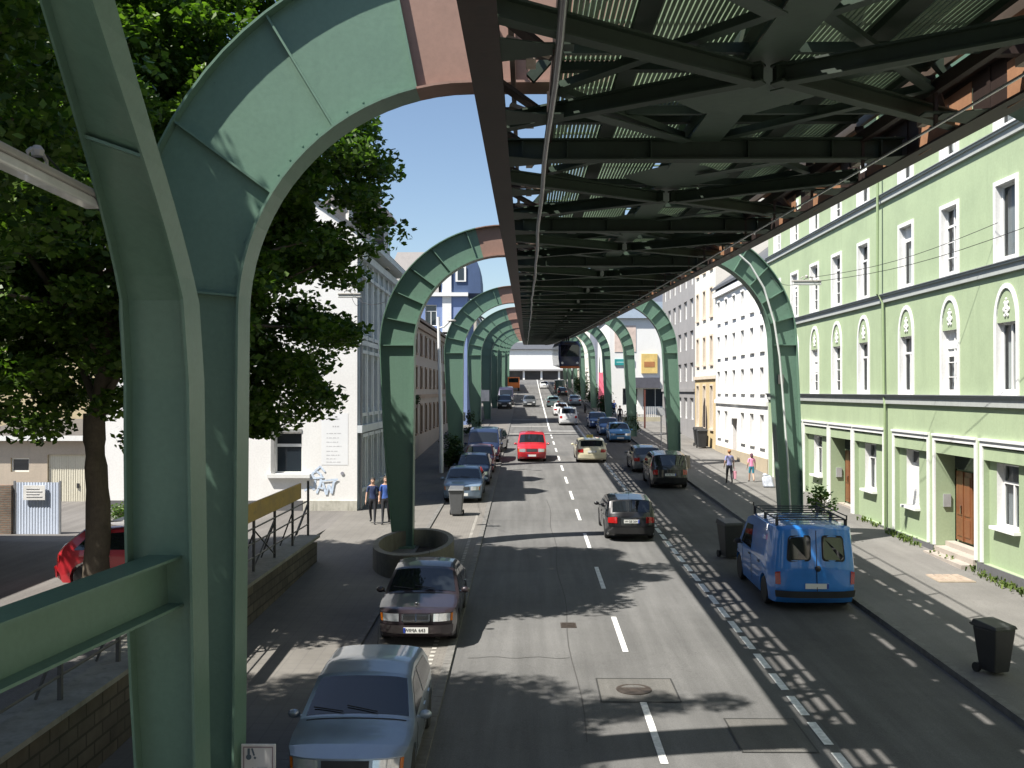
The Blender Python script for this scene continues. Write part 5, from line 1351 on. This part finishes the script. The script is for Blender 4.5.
# ------------------------------------------------------------------ trees and plants
rng = np.random.default_rng(11)
M_bark = mat_weathered('bark', (.13, .105, .075), (.05, .04, .03), .7, .9, 4, (6, 6, 1))
def leaf_mesh(name, P, size, m, parent, flat=.5, nrmup=.45):
    n = len(P); P = np.asarray(P)
    d = rng.normal(size=(n, 3)); d[:, 2] *= flat; d /= np.linalg.norm(d, axis=1)[:, None]
    up = rng.normal(size=(n, 3))*.8+np.array([0, 0, 1.0]); s = np.cross(d, up); s /= np.linalg.norm(s, axis=1)[:, None]
    nn = np.cross(s, d)
    L = (size*rng.uniform(.6, 1.25, n))[:, None]; w = L*.36
    off = np.array(root_of(parent).location)
    P = P-off
    v = np.stack([P-d*L*.5, P+s*w-nn*L*.06, P+d*L*.55-nn*L*.1, P-s*w-nn*L*.06], 1).reshape(-1, 3)
    me = bpy.data.meshes.new(name); me.vertices.add(4*n); me.vertices.foreach_set('co', v.ravel().astype(np.float32))
    me.loops.add(4*n); me.loops.foreach_set('vertex_index', np.arange(4*n, dtype=np.int32))
    me.polygons.add(n); me.polygons.foreach_set('loop_start', np.arange(0, 4*n, 4, dtype=np.int32))
    me.update(calc_edges=True); me.materials.append(m)
    return link_mesh(name, me, parent)
def limb(b, p, q, r0, r1, bend=.3, n=6):
    p, q = Vector(p), Vector(q); L = (q-p).length; o = Vector((random.uniform(-1, 1), random.uniform(-1, 1), random.uniform(-.2, .8)))*bend*L*.3
    pts = [p.lerp(q, t/n)+o*math.sin(PI*t/n) for t in range(n+1)]
    b.tube(pts, [r0+(r1-r0)*t/n for t in range(n+1)], 9)
    return pts
def tree(name, label, base, height, trunk_h, c, rad, nclump, nleaf, lsize, m, tr_r=.25, group=None, clump_r=.75, keep=None, cat='tree'):
    r = empty(name, base, label, cat, group)
    b = MB(); base = Vector(base); fork = base+Vector((0, 0, trunk_h)); c = Vector(c)
    pts = [base+Vector((0, 0, -.2)), base+Vector((0, 0, .15)), base+Vector((0, 0, .6))]+[base.lerp(fork, t)+Vector((.07*t*math.sin(t*5), .05*t*math.cos(t*4), 0)) for t in (.3, .5, .7, .85, 1)]
    b.tube(pts, [tr_r*1.45, tr_r*1.25, tr_r*1.1, tr_r, tr_r*.97, tr_r*.93, tr_r*.9, tr_r*.85], 14)
    cl = []
    while len(cl) < nclump:
        v = Vector(rng.normal(size=3)); v.normalize(); k = rng.uniform(.2, 1)**.5
        # lobed outline
        lob = 1+.16*math.sin(3*math.atan2(v.y, v.x)+1.3)*math.cos(2.2*v.z)+.10*math.sin(7*v.x+5*v.z)
        p = c+Vector((v.x*rad[0], v.y*rad[1], v.z*rad[2]))*k*lob
        if v.z < -.9: continue
        if keep and not keep(p): continue
        cl.append(p)
    for i, p in enumerate(cl[:45]):
        st = fork.lerp(c, random.uniform(0, .55)); limb(b, st, p, tr_r*.34, .018, .25, 6)
    top = c+Vector((0, 0, rad[2]*.7)); limb(b, fork, top, tr_r*.8, .04, .1, 8)
    b.build('trunk', M_bark, r, smooth=60)
    P = []
    for p in cl:
        n = int(nleaf/nclump*random.uniform(.6, 1.4)); cr = clump_r*random.uniform(.6, 1.25)
        q = rng.normal(size=(n, 3)); q /= np.linalg.norm(q, axis=1)[:, None]; q *= (rng.uniform(0, 1, n)**.45)[:, None]*cr; q[:, 2] *= .55
        P.append(q+np.array(p))
    leaf_mesh('crown', np.concatenate(P), lsize, m, r)
    return r
M_l1 = mat_leaf('lime_leaf', (.026, .062, .010), (.125, .20, .033), .40); M_l2 = mat_leaf('dark_leaf', (.012, .035, .008), (.045, .085, .02), .2); M_l3 = mat_leaf('bright_leaf', (.04, .09, .02), (.13, .20, .04), .3)
tree('lime_tree', 'large dark green broadleaf tree whose trunk stands before the red hatchback', (-9.65, 22.4, 1.5), 15, 4.0, (-9.5, 24.3, 10.5), (5.7, 6.2, 6.9), 900, 250000, .18, M_l1, .27, 'tall trees along the yard wall', keep=lambda p: p.x < -3.5)
tree('lime_tree', 'nearer broadleaf tree at the top left corner, its trunk outside the picture', (-10.5, 10.5, 1.5), 15, 5, (-8.8, 10.0, 11.8), (6.6, 4.9, 5.9), 600, 210000, .135, M_l1, .27, 'tall trees along the yard wall', keep=lambda p: (p.x < -5.1 or (p.z > 11.6 and p.y > 11.3)) and not (abs(p.y-(12.7-.34*(p.z-9.3))) < 1.6 and p.x > -4.3-.565*(p.z-9.3)))
def bush(name, label, c, rad, n, ls, m, cat='bush', group=None, nc=22):
    r = empty(name, (c[0], c[1], c[2]-rad[2]), label, cat, group); P = []
    b = MB()
    for i in range(nc):
        v = Vector(rng.normal(size=3)).normalized(); p = Vector(c)+Vector((v.x*rad[0], v.y*rad[1], v.z*rad[2]))*random.uniform(.3, .95)
        k = int(n/nc); q = rng.normal(size=(k, 3))*rad[0]*.22; P.append(q+np.array(p))
        if i % 3 == 0: b.tube([Vector((c[0], c[1], c[2]-rad[2]-.1)), Vector(c).lerp(p, .3), p], [.02, .014, .006], 5)
    b.build('stems', M_bark, r); leaf_mesh('foliage', np.concatenate(P), ls, m, r); return r
bush('potted_shrub', 'bright leafy shrub at the foot of the second right railway leg', (9.75, 33.2, zg(33)+1.55), (.5, .4, 1.15), 650, .13, M_l3, 'shrub')
bush('street_bush', 'dark bush beside the third left railway leg', (-4.15, 56.0, zg(56)+1.0), (.75, .8, 1.0), 2200, .13, M_l2)
bush('street_bush', 'dark bush around the foot of the third right railway leg', (8.6, 81.5, zg(81)+1.1), (.8, .8, 1.0), 1800, .14, M_l2)
bush('street_bush', 'dark bush between the far right railway legs, before the shops', (8.6, 110, zg(110)+1.3), (1.0, 1.6, 1.3), 2200, .18, M_l2)
bush('street_bush', 'dark bush at the foot of the fourth left railway leg', (-4.3, 81.5, zg(81)+1.0), (.8, 1, 1.1), 1500, .16, M_l2)
bush('garden_bush', 'low green shrub in front of the metal gate corner', (-14.9, 36.5, 1.5), (.6, .4, .4), 700, .1, M_l3)
# planters round the supports
M_oc = mat_weathered('planter_concrete', (.20, .185, .15), (.07, .065, .05), .7, .9, 1.2)
def planter(x, y, rx, ry, h, label):
    b = MB(); z = zg(y)
    r = empty('round_planter', (x, y, z), label, 'planter', 'concrete planters round the railway legs')
    n = 28; rr = []
    for (k, hh) in ((1, 0), (1, h), (.86, h), (.86, .12)):
        rr.append([(x+rx*k*math.cos(2*PI*i/n), y+ry*k*math.sin(2*PI*i/n), z+hh-(.1 if hh == 0 else 0)) for i in range(n)])
    for j in range(3):
        n0 = len(b.v); b.v += rr[j]+rr[j+1]
        for i in range(n): b.f.append([n0+i, n0+(i+1) % n, n0+n+(i+1) % n, n0+n+i]); b.m.append(0)
    b.build('wall', M_oc, r, smooth=40, recalc=False)
    s = MB(); n0 = len(s.v); s.v += rr[3]; s.f.append(list(range(n))); s.m.append(0); s.build('soil', mat('soil', (.05, .04, .03), .95, var=.4, scale=6), r)
    return r
planter(-3.4, 30.4, 1.2, 2.8, .68, 'round concrete planter under the second left railway leg, behind the dark saloon')
planter(8.5, 57.2, .85, 1.0, .8, 'round concrete planter under the right railway leg ahead of the grey small car')
planter(-3.95, 58, .8, 1.1, .8, 'round concrete planter under the third left railway leg')
# ------------------------------------------------------------------ wall, railing, notices on the left
wl = empty('retaining_wall', (-6.5, 12, 0), 'dark rubble retaining wall between the pavement and the yard', 'wall')
b = MB(); ys = [-14+2*i for i in range(22)]+[30.1]
for a, c in zip(ys, ys[1:]): 
    b.hexa([(-6.75, a, zg(a)-.2), (-6.3, a, zg(a)-.2), (-6.3, c, zg(c)-.2), (-6.75, c, zg(c)-.2), (-6.75, a, 1.58), (-6.3, a, 1.58), (-6.3, c, 1.58 if c < 30 else 1.45), (-6.75, c, 1.58 if c < 30 else 1.45)])
b.build('masonry', mat_masonry('rubble', (.13, .11, .085), (.08, .07, .055), (.05, .045, .035), .55, .22), wl)
b = MB(); b.box(-6.85, -6.22, -14, 30.15, 1.582, 1.66); b.build('coping', M_conc, wl)
b = MB(); b.quad((-7.25, -14, 1.55), (-6.8, -14, 1.55), (-6.8, 30, 1.55), (-7.25, 30, 1.55)); b.build('backfill_edge', M_conc, wl)
rl = empty('railing', (-6.55, 18, 1.66), 'dark steel railing with diagonal struts on top of the rubble wall', 'railing')
M_rail = mat_weathered('railing_steel', (.09, .095, .09), (.05, .035, .025), .5, .5)
for k in range(21):
    y = -10+2.0*k
    if y > 30: break
    tall = y > 16
    b = MB(); b.bar((-6.55, y, 1.6), (-6.55, y, 3.3 if tall else 2.72), .06, .06, up=(0, 1, 0)); b.bar((-6.55, y, 2.6), (-6.9, y, 1.66), .035, .035); b.build('post', M_rail, rl)
for zz in (2.0, 2.35, 2.70): b = MB(); b.tube([(-6.55, -12, zz), (-6.55, 30, zz)], .022, 6); b.build('rail', M_rail, rl, smooth=60)
for (a, c) in ((20, 22), (24, 26), (28, 30), (26, 24), (22, 20)):
    b = MB(); b.bar((-6.55, a, 1.75), (-6.55, c, 2.66), .035, .02); b.build('strut', M_rail, rl)
b = MB(); b.box(-6.50, -6.44, 17.6, 28.6, 2.92, 3.36); 
tag(b.build('barrier_board', mat_weathered('ochre_board', (.52, .33, .06), (.25, .18, .08), .6, .6, 1.5, (1, 1, 3)), bevel=.01), 'long ochre yellow board fixed along the top of the railing', 'board')
# grey sign board and bench-like crates near the red car
b = MB(); b.box(-12.25, -11.05, 30.6, 30.68, 2.15, 3.05); cn = empty('notice_stand', (-11.6, 30.6, 1.5), 'grey board on two posts behind the red hatchback', 'board')
b.build('panel', mat_weathered('grey_panel', (.22, .24, .26), (.15, .16, .17), .4), cn)
for x in (-12.2, -11.1): b = MB(); b.box(x-.03, x+.03, 30.7, 30.76, 1.4, 3.1); b.build('post', M_wfr, cn)
pb = empty('pallet_stack', (-11.6, 29.4, 1.5), 'small stack of pale boards on dark bearers behind the red hatchback', 'stack')
for k in range(3): b = MB(); b.box(-12.1, -10.9, 29.0, 29.9, 1.62+.27*k, 1.68+.27*k); b.build('board', mat_weathered('pale_boards', (.5, .48, .44), (.3, .28, .25), .5), pb)
for k in range(3):
    b = MB(); b.box(-12.05, -10.95, 29.05, 29.2, 1.5+.27*k, 1.62+.27*k); b.build('bearer', M_rail, pb)
# small white notice at the bottom left
sn = empty('warning_sign', (-3.55, 12.75, 2), 'white framed notice with grey pictures on a short post beside the nearest support', 'sign')
b = MB(); b.box(-3.63, -3.19, 12.72, 12.75, 1.02, 1.50); b.build('panel', mat('sign_white', (.72, .70, .68), .5, var=.08), sn, bevel=.006)
b = MB()
for (x0, x1, z0, z1) in ((-3.60, -3.22, 1.46, 1.472), (-3.60, -3.22, 1.05, 1.062), (-3.60, -3.588, 1.062, 1.46), (-3.232, -3.22, 1.062, 1.46)): b.box(x0, x1, 12.713, 12.718, z0, z1)
b.build('border', mat('sign_border', (.3, .22, .24), .6), sn)
M_pic = mat('sign_grey_blue', (.12, .16, .20), .6)
b = MB(); b.lathe((-3.53, 12.716, 1.34), [(.035, -.004), (.035, .003)], 14, axis='y'); b.box(-3.545, -3.515, 12.712, 12.718, 1.375, 1.45); b.build('pictogram', M_pic, sn)
b = MB(); b.bar((-3.49, 12.715, 1.45), (-3.46, 12.715, 1.36), .02, .006, up=(0, 1, 0)); b.bar((-3.46, 12.715, 1.34), (-3.44, 12.715, 1.32), .025, .006, up=(0, 1, 0)); b.build('pictogram', M_pic, sn)
b = MB(); b.bar((-3.58, 12.715, 1.09), (-3.47, 12.715, 1.2), .02, .006, up=(0, 1, 0)); b.build('pictogram', M_pic, sn)
b = MB()
for k in range(4): b.box(-3.42, -3.26-.03*(k % 2), 12.713, 12.718, 1.10+.035*k, 1.112+.035*k)
b.build('text_lines', MATS['faint_grey_letter'], sn)
b = MB(); b.tube([(-3.41, 12.78, zg(12.8)), (-3.41, 12.78, 1.48)], .025, 8); b.build('post', M_zinc, sn, smooth=60)
# ------------------------------------------------------------------ wheelie bins
M_bin = mat_weathered('bin_black', (.028, .030, .032), (.05, .05, .048), .4, .5)
def bin_(x, y, label, m=M_bin, s=1, yaw=0, h=1.08, gz=None):
    z = zg(y)+(.12 if x > 8.3 else .05 if x < -1.5 else 0)
    if gz is not None: z = gz
    r = empty('wheelie_bin', (x, y, z), label, 'bin', 'wheelie bins on the pavements', (0, 0, 0)); 
    def L(p): return (x+p[0]*s, y+p[1]*s, z+p[2]*s)
    b = MB(); b.hexa([L(p) for p in ((-.20, -.22, .06), (.20, -.22, .06), (.20, .2, .06), (-.20, .2, .06), (-.28, -.32, h-.12), (.28, -.32, h-.12), (.28, .3, h-.12), (-.28, .3, h-.12))]); b.build('container', m, r, bevel=.03)
    b = MB(); b.hexa([L(p) for p in ((-.30, -.36, h-.12), (.30, -.36, h-.12), (.30, .34, h-.12), (-.30, .34, h-.12), (-.27, -.32, h-.05), (.27, -.32, h-.05), (.27, .3, h+.02), (-.27, .3, h+.02))]); b.build('lid', m, r, bevel=.02)
    b = MB(); b.tube([L((-.24, .40, h-.1)), L((.24, .40, h-.1))], .02, 6); b.build('handle', m, r)
    for sx in (-.24, .24): b = MB(); b.lathe(L((sx, .22, .1)), [(.10*s, -.03), (.10*s, .03)], 14, axis='x'); b.build('wheel', M_rub, r)
    r.rotation_euler = (0, 0, yaw)
    return r
bin_(8.95, 19.3, 'black wheelie bin standing alone near the bottom right corner', yaw=.35, s=.92)
bin_(6.35, 31.3, 'black wheelie bin standing on the road in front of the blue van', s=1.1, yaw=.2)
bin_(-2.75, 39.6, 'grey wheelie bin in front of the silver blue car on the left', mat_weathered('bin_grey', (.12, .125, .13), (.07, .07, .07), .4), s=1.05)
bin_(12.25, 69.9, 'large dark bin beside the pointed doorway, nearer of the pair', s=1.25)
bin_(12.3, 71.4, 'large dark bin beside the pointed doorway, farther of the pair', s=1.25)
# ------------------------------------------------------------------ street lamps on span wires
M_lamp = mat_weathered('lamp_housing', (.42, .40, .37), (.25, .23, .2), .4, .5); M_lglass = mat('lamp_cover', (.7, .7, .68), .25, coat=.4)
def span_lamp(x0, y0, z, x1, y1, label, wire):
    c = ((x0+x1)/2, (y0+y1)/2, z); r = empty('hanging_street_lamp', c, label, 'street lamp', 'long street lamps hung on span wires')
    b = MB(); b.bar((x0, y0, z+.05), (x1, y1, z+.05), .20, .07); b.build('housing', M_lamp, r, bevel=.02)
    b = MB(); b.bar((x0, y0, z-.03), (x1, y1, z-.03), .16, .09); b.build('cover', M_lglass, r, bevel=.02)
    b = MB(); d = Vector((x1-x0, y1-y0, 0)).normalized()
    for t in (-.18, .18): p = Vector(c)+d*t; b.tube([p+Vector((0, 0, .08)), p+Vector((0, 0, .16)), p*1+Vector((0, 0, .20))-d*t*.4], .018, 6)
    b.lathe((c[0], c[1], c[2]+.16), [(.05, 0), (.06, .05), (.03, .09)], 8); b.build('bracket', M_lamp, r)
    for (p, q) in wire:
        b = MB(); p, q = Vector(p), Vector(q); pts = [p.lerp(q, t/10)-Vector((0, 0, .25*math.sin(PI*t/10))) for t in range(11)]; b.tube(pts, .009, 5); b.build('span_wire', M_cable, r)
span_lamp(-4.15, 7.3, 7.86, -4.25, 9.75, 'long pale lamp hanging before the tree at the left edge', [((-10.5, 9.9, 8.6), (-4.2, 8.7, 8.06)), ((-4.2, 8.7, 8.06), (-4.5, 12.6, 8.0))])
span_lamp(-6.5, 34.5, 9.3, -5.7, 34.5, 'pale lamp hanging against the corner of the gable house', [((-6.85, 41.2, 9.6), (-6.1, 34.5, 9.45)), ((-6.1, 34.5, 9.45), (-4.6, 32.5, 8.9))])
span_lamp(8.5, 32.0, 9.45, 9.4, 32.0, 'pale lamp hanging at the bend of the second right railway leg', [((7.9, 32.5, 9.7), (8.95, 32.0, 9.6)), ((8.95, 32.0, 9.6), (12.9, 27.5, 10.6))])
span_lamp(11.3, 22.5, 9.68, 12.3, 22.5, 'pale lamp at the right edge before the green house', [((11.8, 22.5, 9.9), (12.95, 22.3, 10.3)), ((11.8, 22.5, 9.9), (9.2, 32.2, 9.5))])
# white mast with a lamp arm on the left
ms = empty('lamp_mast', (-4.7, 54.5, zg(54)), 'slender white lamp mast with a short arm between the left railway legs', 'street lamp')
b = MB(); z = zg(54.5); b.tube([(-4.62, 54.5, z-.1), (-4.62, 54.5, z+2), (-4.78, 54.5, z+8.6)], [.12, .11, .08], 10); b.build('mast', mat('white_pole', (.8, .8, .8), .4, var=.06), ms, smooth=50)
b = MB(); b.tube([(-4.76, 54.5, z+8.0), (-4.45, 54.3, z+8.05), (-4.15, 54.0, z+8.3)], .04, 8); b.build('arm', MATS['white_pole'], ms, smooth=50)
b = MB(); blob(b, (-4.0, 53.9, z+8.35), .25, .14, .07); b.build('lamp_head', M_lamp, ms, smooth=60)
# sign posts, flags and small things by the shops
def post_sign(x, y, h, w, hh, m, label, shape='rect'):
    z = zg(y)+.12; r = empty('street_sign', (x, y, z), label, 'sign')
    b = MB(); b.tube([(x, y, z), (x, y, z+h)], .035, 8); b.build('post', M_zinc, r, smooth=50)
    b = MB()
    if shape == 'round': b.lathe((x, y-.05, z+h-.3), [(w, -.01), (w, .01)], 20, axis='y')
    else: b.box(x-w, x+w, y-.07, y-.05, z+h-hh, z+h)
    b.build('panel', m, r); return r
M_pinkf = mat('pink_banner', (.75, .16, .24), .6, var=.25, scale=1.5)
post_sign(9.1, 118, 4.6, .55, 3.2, M_pinkf, 'tall pink and red banner on a post by the far right pavement')
post_sign(9.9, 124, 4.2, .5, 2.8, mat('pale_pink_banner', (.75, .5, .5), .6), 'paler pink banner on a post behind the red one')
post_sign(8.9, 66, 3.0, .3, .5, mat('sign_back_grey', (.35, .36, .37), .5), 'grey backed traffic sign before the gap in the right houses')
post_sign(-4.1, 62, 2.9, .35, .55, MATS['sign_back_grey'], 'small grey backed sign beside the parked dark van')
post_sign(-4.4, 98, 3.2, .8, 1.1, mat('white_board', (.75, .74, .72), .5), 'white board on a post left of the far railway legs')
sk = empty('white_sack', (11.6, 48.2, zg(48)+.12), 'crumpled white sack leaning by the white house plinth', 'sack')
b = MB(); z = zg(48.2)+.12
b.hexa([(11.35, 48.0, z), (11.9, 47.95, z), (11.95, 48.3, z), (11.4, 48.35, z), (11.28, 48.1, z+.5), (11.72, 48.1, z+.62), (11.78, 48.25, z+.55), (11.35, 48.3, z+.48)])
o = b.build('sack_body', mat('sack_white', (.50, .53, .60), .6, var=.35, scale=5), sk, smooth=60, bevel=.08)
b = MB(); blob(b, (11.5, 48.2, z+.58), .13, .06, .08, jitter=.2); b.build('tied_neck', MATS['sack_white'], sk, smooth=60)
# flower boxes on the dark house
fb = empty('window_box', (-6.6, 56, 5.3), 'dark window box full of plants on the dark brown house', 'window box')
b = MB(); b.box(-6.84, -6.45, 53.5, 59.8, 5.0, 5.3); b.build('box', M_drk, fb)
leaf_mesh('plants', rng.uniform((-6.8, 53.5, 5.25), (-6.3, 59.8, 5.75), (900, 3)), .14, M_l2, fb)
# ------------------------------------------------------------------ people
M_skin = mat('skin', (.52, .32, .23), .55, var=.1)
def person(x, y, z, height, yaw, label, top, legs, hairc, pose, shorts=False, hair='short'):
    r = empty('person', (x, y, z), label, 'person', None, (0, 0, yaw)); s = height/1.75
    V, E, RAD = [], [], []
    def v(p, rad, par=None):
        V.append(Vector(p)*s); RAD.append(rad*s); i = len(V)-1
        if par is not None: E.append((par, i))
        return i
    pel = v((0, 0, .95), .135); w = v((0, 0, 1.12), .12, pel); ch = v((0, .01, 1.30), .145, w); nk0 = v((0, 0, 1.45), .075, ch); nk = v((0, .01, 1.53), .052, nk0)
    h1 = v((0, .02, 1.60), .075, nk); h2 = v((0, .02, 1.68), .088, h1); v((0, .01, 1.745), .055, h2); v((0, .115, 1.625), .012, h1)
    hands = []
    for sx, (el, ha) in zip((-1, 1), pose['arms']):
        sh = v((sx*.17, 0, 1.42), .06, nk0); a = v((sx*(.17+el[0]), el[1], 1.42+el[2]), .042, sh); h = v((sx*(.17+ha[0]), ha[1], 1.42+ha[2]), .026, a)
        d = (V[h]-V[a]).normalized()/s; base = V[h]/s
        pm_ = v(base+d*.07, .034, h); hands.append(base+d*.09)
        for k, (o, ln) in enumerate(((-.03, .07), (-.01, .08), (.01, .075), (.03, .06))):
            f1 = v(base+d*.10+Vector((0, o, 0)), .010, pm_); v(base+d*(.10+ln)+Vector((-sx*.015, o, 0)), .008, f1)
        t1 = v(base+d*.06+Vector((-sx*.01, .05, 0)), .011, pm_); v(base+d*.10+Vector((-sx*.02, .06, 0)), .009, t1)
    for sx, (kn, an) in zip((-1, 1), pose['legs']):
        hp = v((sx*.09, 0, .90), .095, pel); k = v((sx*(.10+kn[0]), kn[1], .50), .062, hp); a = v((sx*.10, an[1], .10+an[2]), .04, k); ft = v((sx*.10, an[1]+.03, .05+an[2]), .042, a); v((sx*.12, an[1]+.16, .035+an[2]), .034, ft)
    me = bpy.data.meshes.new('body'); me.from_pydata([tuple(p) for p in V], E, []); o = link_mesh('body', me)
    md = o.modifiers.new('skin', 'SKIN'); md.use_smooth_shade = True; sv = me.skin_vertices[0].data
    for i, rr in enumerate(RAD): sv[i].radius = (rr, rr*(.78 if i in (0, 1, 2) else 1))
    sv[0].use_root = True
    sb = o.modifiers.new('sub', 'SUBSURF'); sb.levels = 2; sb.render_levels = 2
    dg = bpy.context.evaluated_depsgraph_get(); dg.update(); ev = o.evaluated_get(dg); m2 = bpy.data.meshes.new_from_object(ev)
    bpy.data.objects.remove(o); m2.name = 'body'; m2.materials.clear()
    for m in (M_skin, top, legs, M_plast): m2.materials.append(m)
    for p in m2.polygons:
        c = p.center/s; ax = abs(c.x)
        mi = 0
        if c.z < .085 : mi = 3
        elif c.z < .97 and ax < .26 and not (ax > .2 and c.z > .6): mi = 2 if (not shorts or c.z > .55) else 0
        elif c.z < 1.47 and c.z >= .93 and ax < .20: mi = 1
        elif c.z >= 1.22 and ax >= .19: mi = 1
        p.material_index = mi
    link_mesh('body', m2, r)
    hm = mat('hair_'+hairc[0], hairc[1], .7, var=.3, scale=20); b = MB()
    blob(b, (0, -.015*s, 1.69*s), .098*s, .105*s, .095*s, n=14)
    if hair == 'long': blob(b, (0, -.06*s, 1.60*s), .09*s, .06*s, .12*s, n=12)
    b.build('hair', hm, r, smooth=60, world=False)
    for sx in (-1, 1): b = MB(); blob(b, (sx*.032*s, .098*s, 1.655*s), .012*s, .008*s, .008*s, n=8); b.build('eye', M_plast, r, world=False)
    return r, [h*s for h in hands]
walk = dict(arms=(((.06, -.06, -.27), (.08, .06, -.50)), ((.06, .05, -.27), (.08, .12, -.50))), legs=(((0, .10), (0, .20, 0)), ((0, .0), (0, -.22, .05))))
stand = dict(arms=(((.05, -.02, -.28), (.06, .04, -.53)), ((.05, -.02, -.28), (.06, .05, -.53))), legs=(((0, .04), (0, .07, 0)), ((0, .0), (0, -.08, 0))))
M_shb = mat('shirt_blue', (.04, .10, .34), .8, var=.2, scale=8); M_shn = mat('shirt_navy', (.02, .035, .10), .8, var=.25, scale=8); M_trd = mat('trousers_dark', (.015, .016, .022), .8, var=.3)
M_lav = mat('blouse_lavender', (.25, .26, .46), .8, var=.2, scale=9); M_pk = mat('top_pink', (.75, .28, .45), .8, var=.2); M_tl = mat('shorts_teal', (.05, .26, .36), .8, var=.2)
person(-5.72, 37.3, zg(37.3)+.1, 1.68, PI, 'person in a navy shirt and dark trousers walking, left one of the pair', M_shn, M_trd, ('dark', (.03, .02, .015)), walk)
person(-5.22, 37.2, zg(37.2)+.1, 1.74, PI, 'person in a bright blue shirt and dark trousers walking, right one of the pair', M_shb, M_trd, ('brown', (.08, .05, .03)), dict(arms=(((.07, .02, -.26), (.10, .16, -.46)), ((.05, -.05, -.28), (.06, -.10, -.53))), legs=(((0, -.02), (0, -.16, .04)), ((0, .08), (0, .16, 0)))))
wp, hd = person(10.05, 49.6, zg(49.6)+.12, 1.66, 0, 'person in a lavender blouse and dark trousers carrying a pink bag', M_lav, M_trd, ('red_blond', (.35, .16, .07)), walk)
person(11.3, 50.3, zg(50.3)+.12, 1.42, 0, 'person in a pink top and teal shorts walking beside the white house', M_pk, M_tl, ('purple_brown', (.12, .05, .08)), walk, shorts=True, hair='long')
bg_ = empty('carrier_bag', (10.36, 49.7, zg(49.7)+.4), 'pink carrier bag held by the person in the lavender blouse', 'bag'); z = zg(49.7)+.12
b = MB(); b.hexa([(10.28, 49.55, z+.22), (10.38, 49.55, z+.22), (10.38, 49.85, z+.22), (10.28, 49.85, z+.22), (10.25, 49.55, z+.62), (10.41, 49.55, z+.62), (10.41, 49.85, z+.62), (10.25, 49.85, z+.62)]); b.build('bag_body', mat('bag_pink', (.75, .35, .42), .5, var=.2), bg_, bevel=.02)
b = MB(); b.tube([(10.33, 49.6, z+.62), (10.33, 49.66, z+.80), (10.33, 49.74, z+.80), (10.33, 49.8, z+.62)], .008, 5); b.build('handle', MATS['bag_pink'], bg_)
person(9.0, 96, zg(96)+.12, 1.75, PI, 'person in dark clothes standing on the pavement far right', M_trd, M_trd, ('dark', (.03, .02, .015)), stand)
person(10.0, 92, zg(92)+.12, 1.72, 0, 'person in white clothes standing before the gap beside the shops', mat('shirt_white', (.7, .7, .7), .8), MATS['shirt_white'], ('dark', (.03, .02, .015)), stand)
person(8.9, 118, zg(118)+.12, 1.7, 0, 'person in a red top walking away on the far right pavement by the banners', mat('top_red', (.45, .05, .06), .8), M_trd, ('dark', (.03, .02, .015)), walk)
person(9.5, 108, zg(108)+.12, 1.76, PI, 'person in a blue shirt coming down the far right pavement before the shop', M_shb, M_trd, ('brown', (.08, .05, .03)), walk)
bush('street_bush', 'dark bush on the far right pavement behind the banners', (8.9, 131, zg(131)+1.6), (1.1, 2.0, 1.6), 2200, .2, M_l2)
bush('street_bush', 'dark bush farthest up the right pavement', (8.6, 158, zg(158)+1.8), (1.2, 3.0, 1.8), 2200, .25, M_l2)
# brown post / open gate leaf and motor scooter near the gap
b = MB(); b.box(10.6, 10.75, 90, 90.15, zg(90)+.1, zg(90)+3.6); tag(b.build('wooden_post', mat('dark_red_wood', (.12, .04, .03), .6)), 'dark red post at the gap beyond the grey block', 'post')
fn = empty('garden_fence', (11.5, 100, zg(100)), 'low pale fence across the gap before the corner shop', 'fence')
b = MB(); b.box(9.6, 13.4, 100, 100.12, zg(100)+.1, zg(100)+.55); b.build('base_wall', mat_weathered('fence_base', (.5, .46, .34), (.3, .28, .2), .5), fn)
for k in range(20): b = MB(); x = 9.65+k*.19; b.box(x, x+.05, 100.03, 100.08, zg(100)+.55, zg(100)+1.6); b.build('picket', M_wfr, fn)
sc = empty('motor_scooter', (6.9, 117, zg(117)), 'dark motor scooter parked in the row before the far shops', 'scooter')
for yy in (-.62, .62): b = MB(); b.lathe((6.9, 117+yy, zg(117)+.26), [(.18, -.05), (.26, -.04), (.26, .04), (.18, .05)], 16, axis='x'); b.build('wheel', M_rub, sc)
b = MB(); b.hexa([(6.75, 116.4, zg(117)+.3), (7.05, 116.4, zg(117)+.3), (7.05, 117.1, zg(117)+.25), (6.75, 117.1, zg(117)+.25), (6.78, 116.3, zg(117)+.75), (7.02, 116.3, zg(117)+.75), (7.02, 117.05, zg(117)+.7), (6.78, 117.05, zg(117)+.7)]); b.box(6.8, 7.0, 117.3, 117.42, zg(117)+.3, zg(117)+1.0); b.box(6.8, 7.0, 117, 117.4, zg(117)+.22, zg(117)+.3); b.build('body', M_plast, sc, bevel=.04)
b = MB(); b.tube([(6.6, 117.35, zg(117)+1.05), (7.2, 117.35, zg(117)+1.05)], .02, 6); b.build('handlebar', M_plast, sc)
b = MB(); b.box(6.77, 7.03, 116.3, 117.0, zg(117)+.75, zg(117)+.85); b.build('seat', M_rub, sc, bevel=.03)
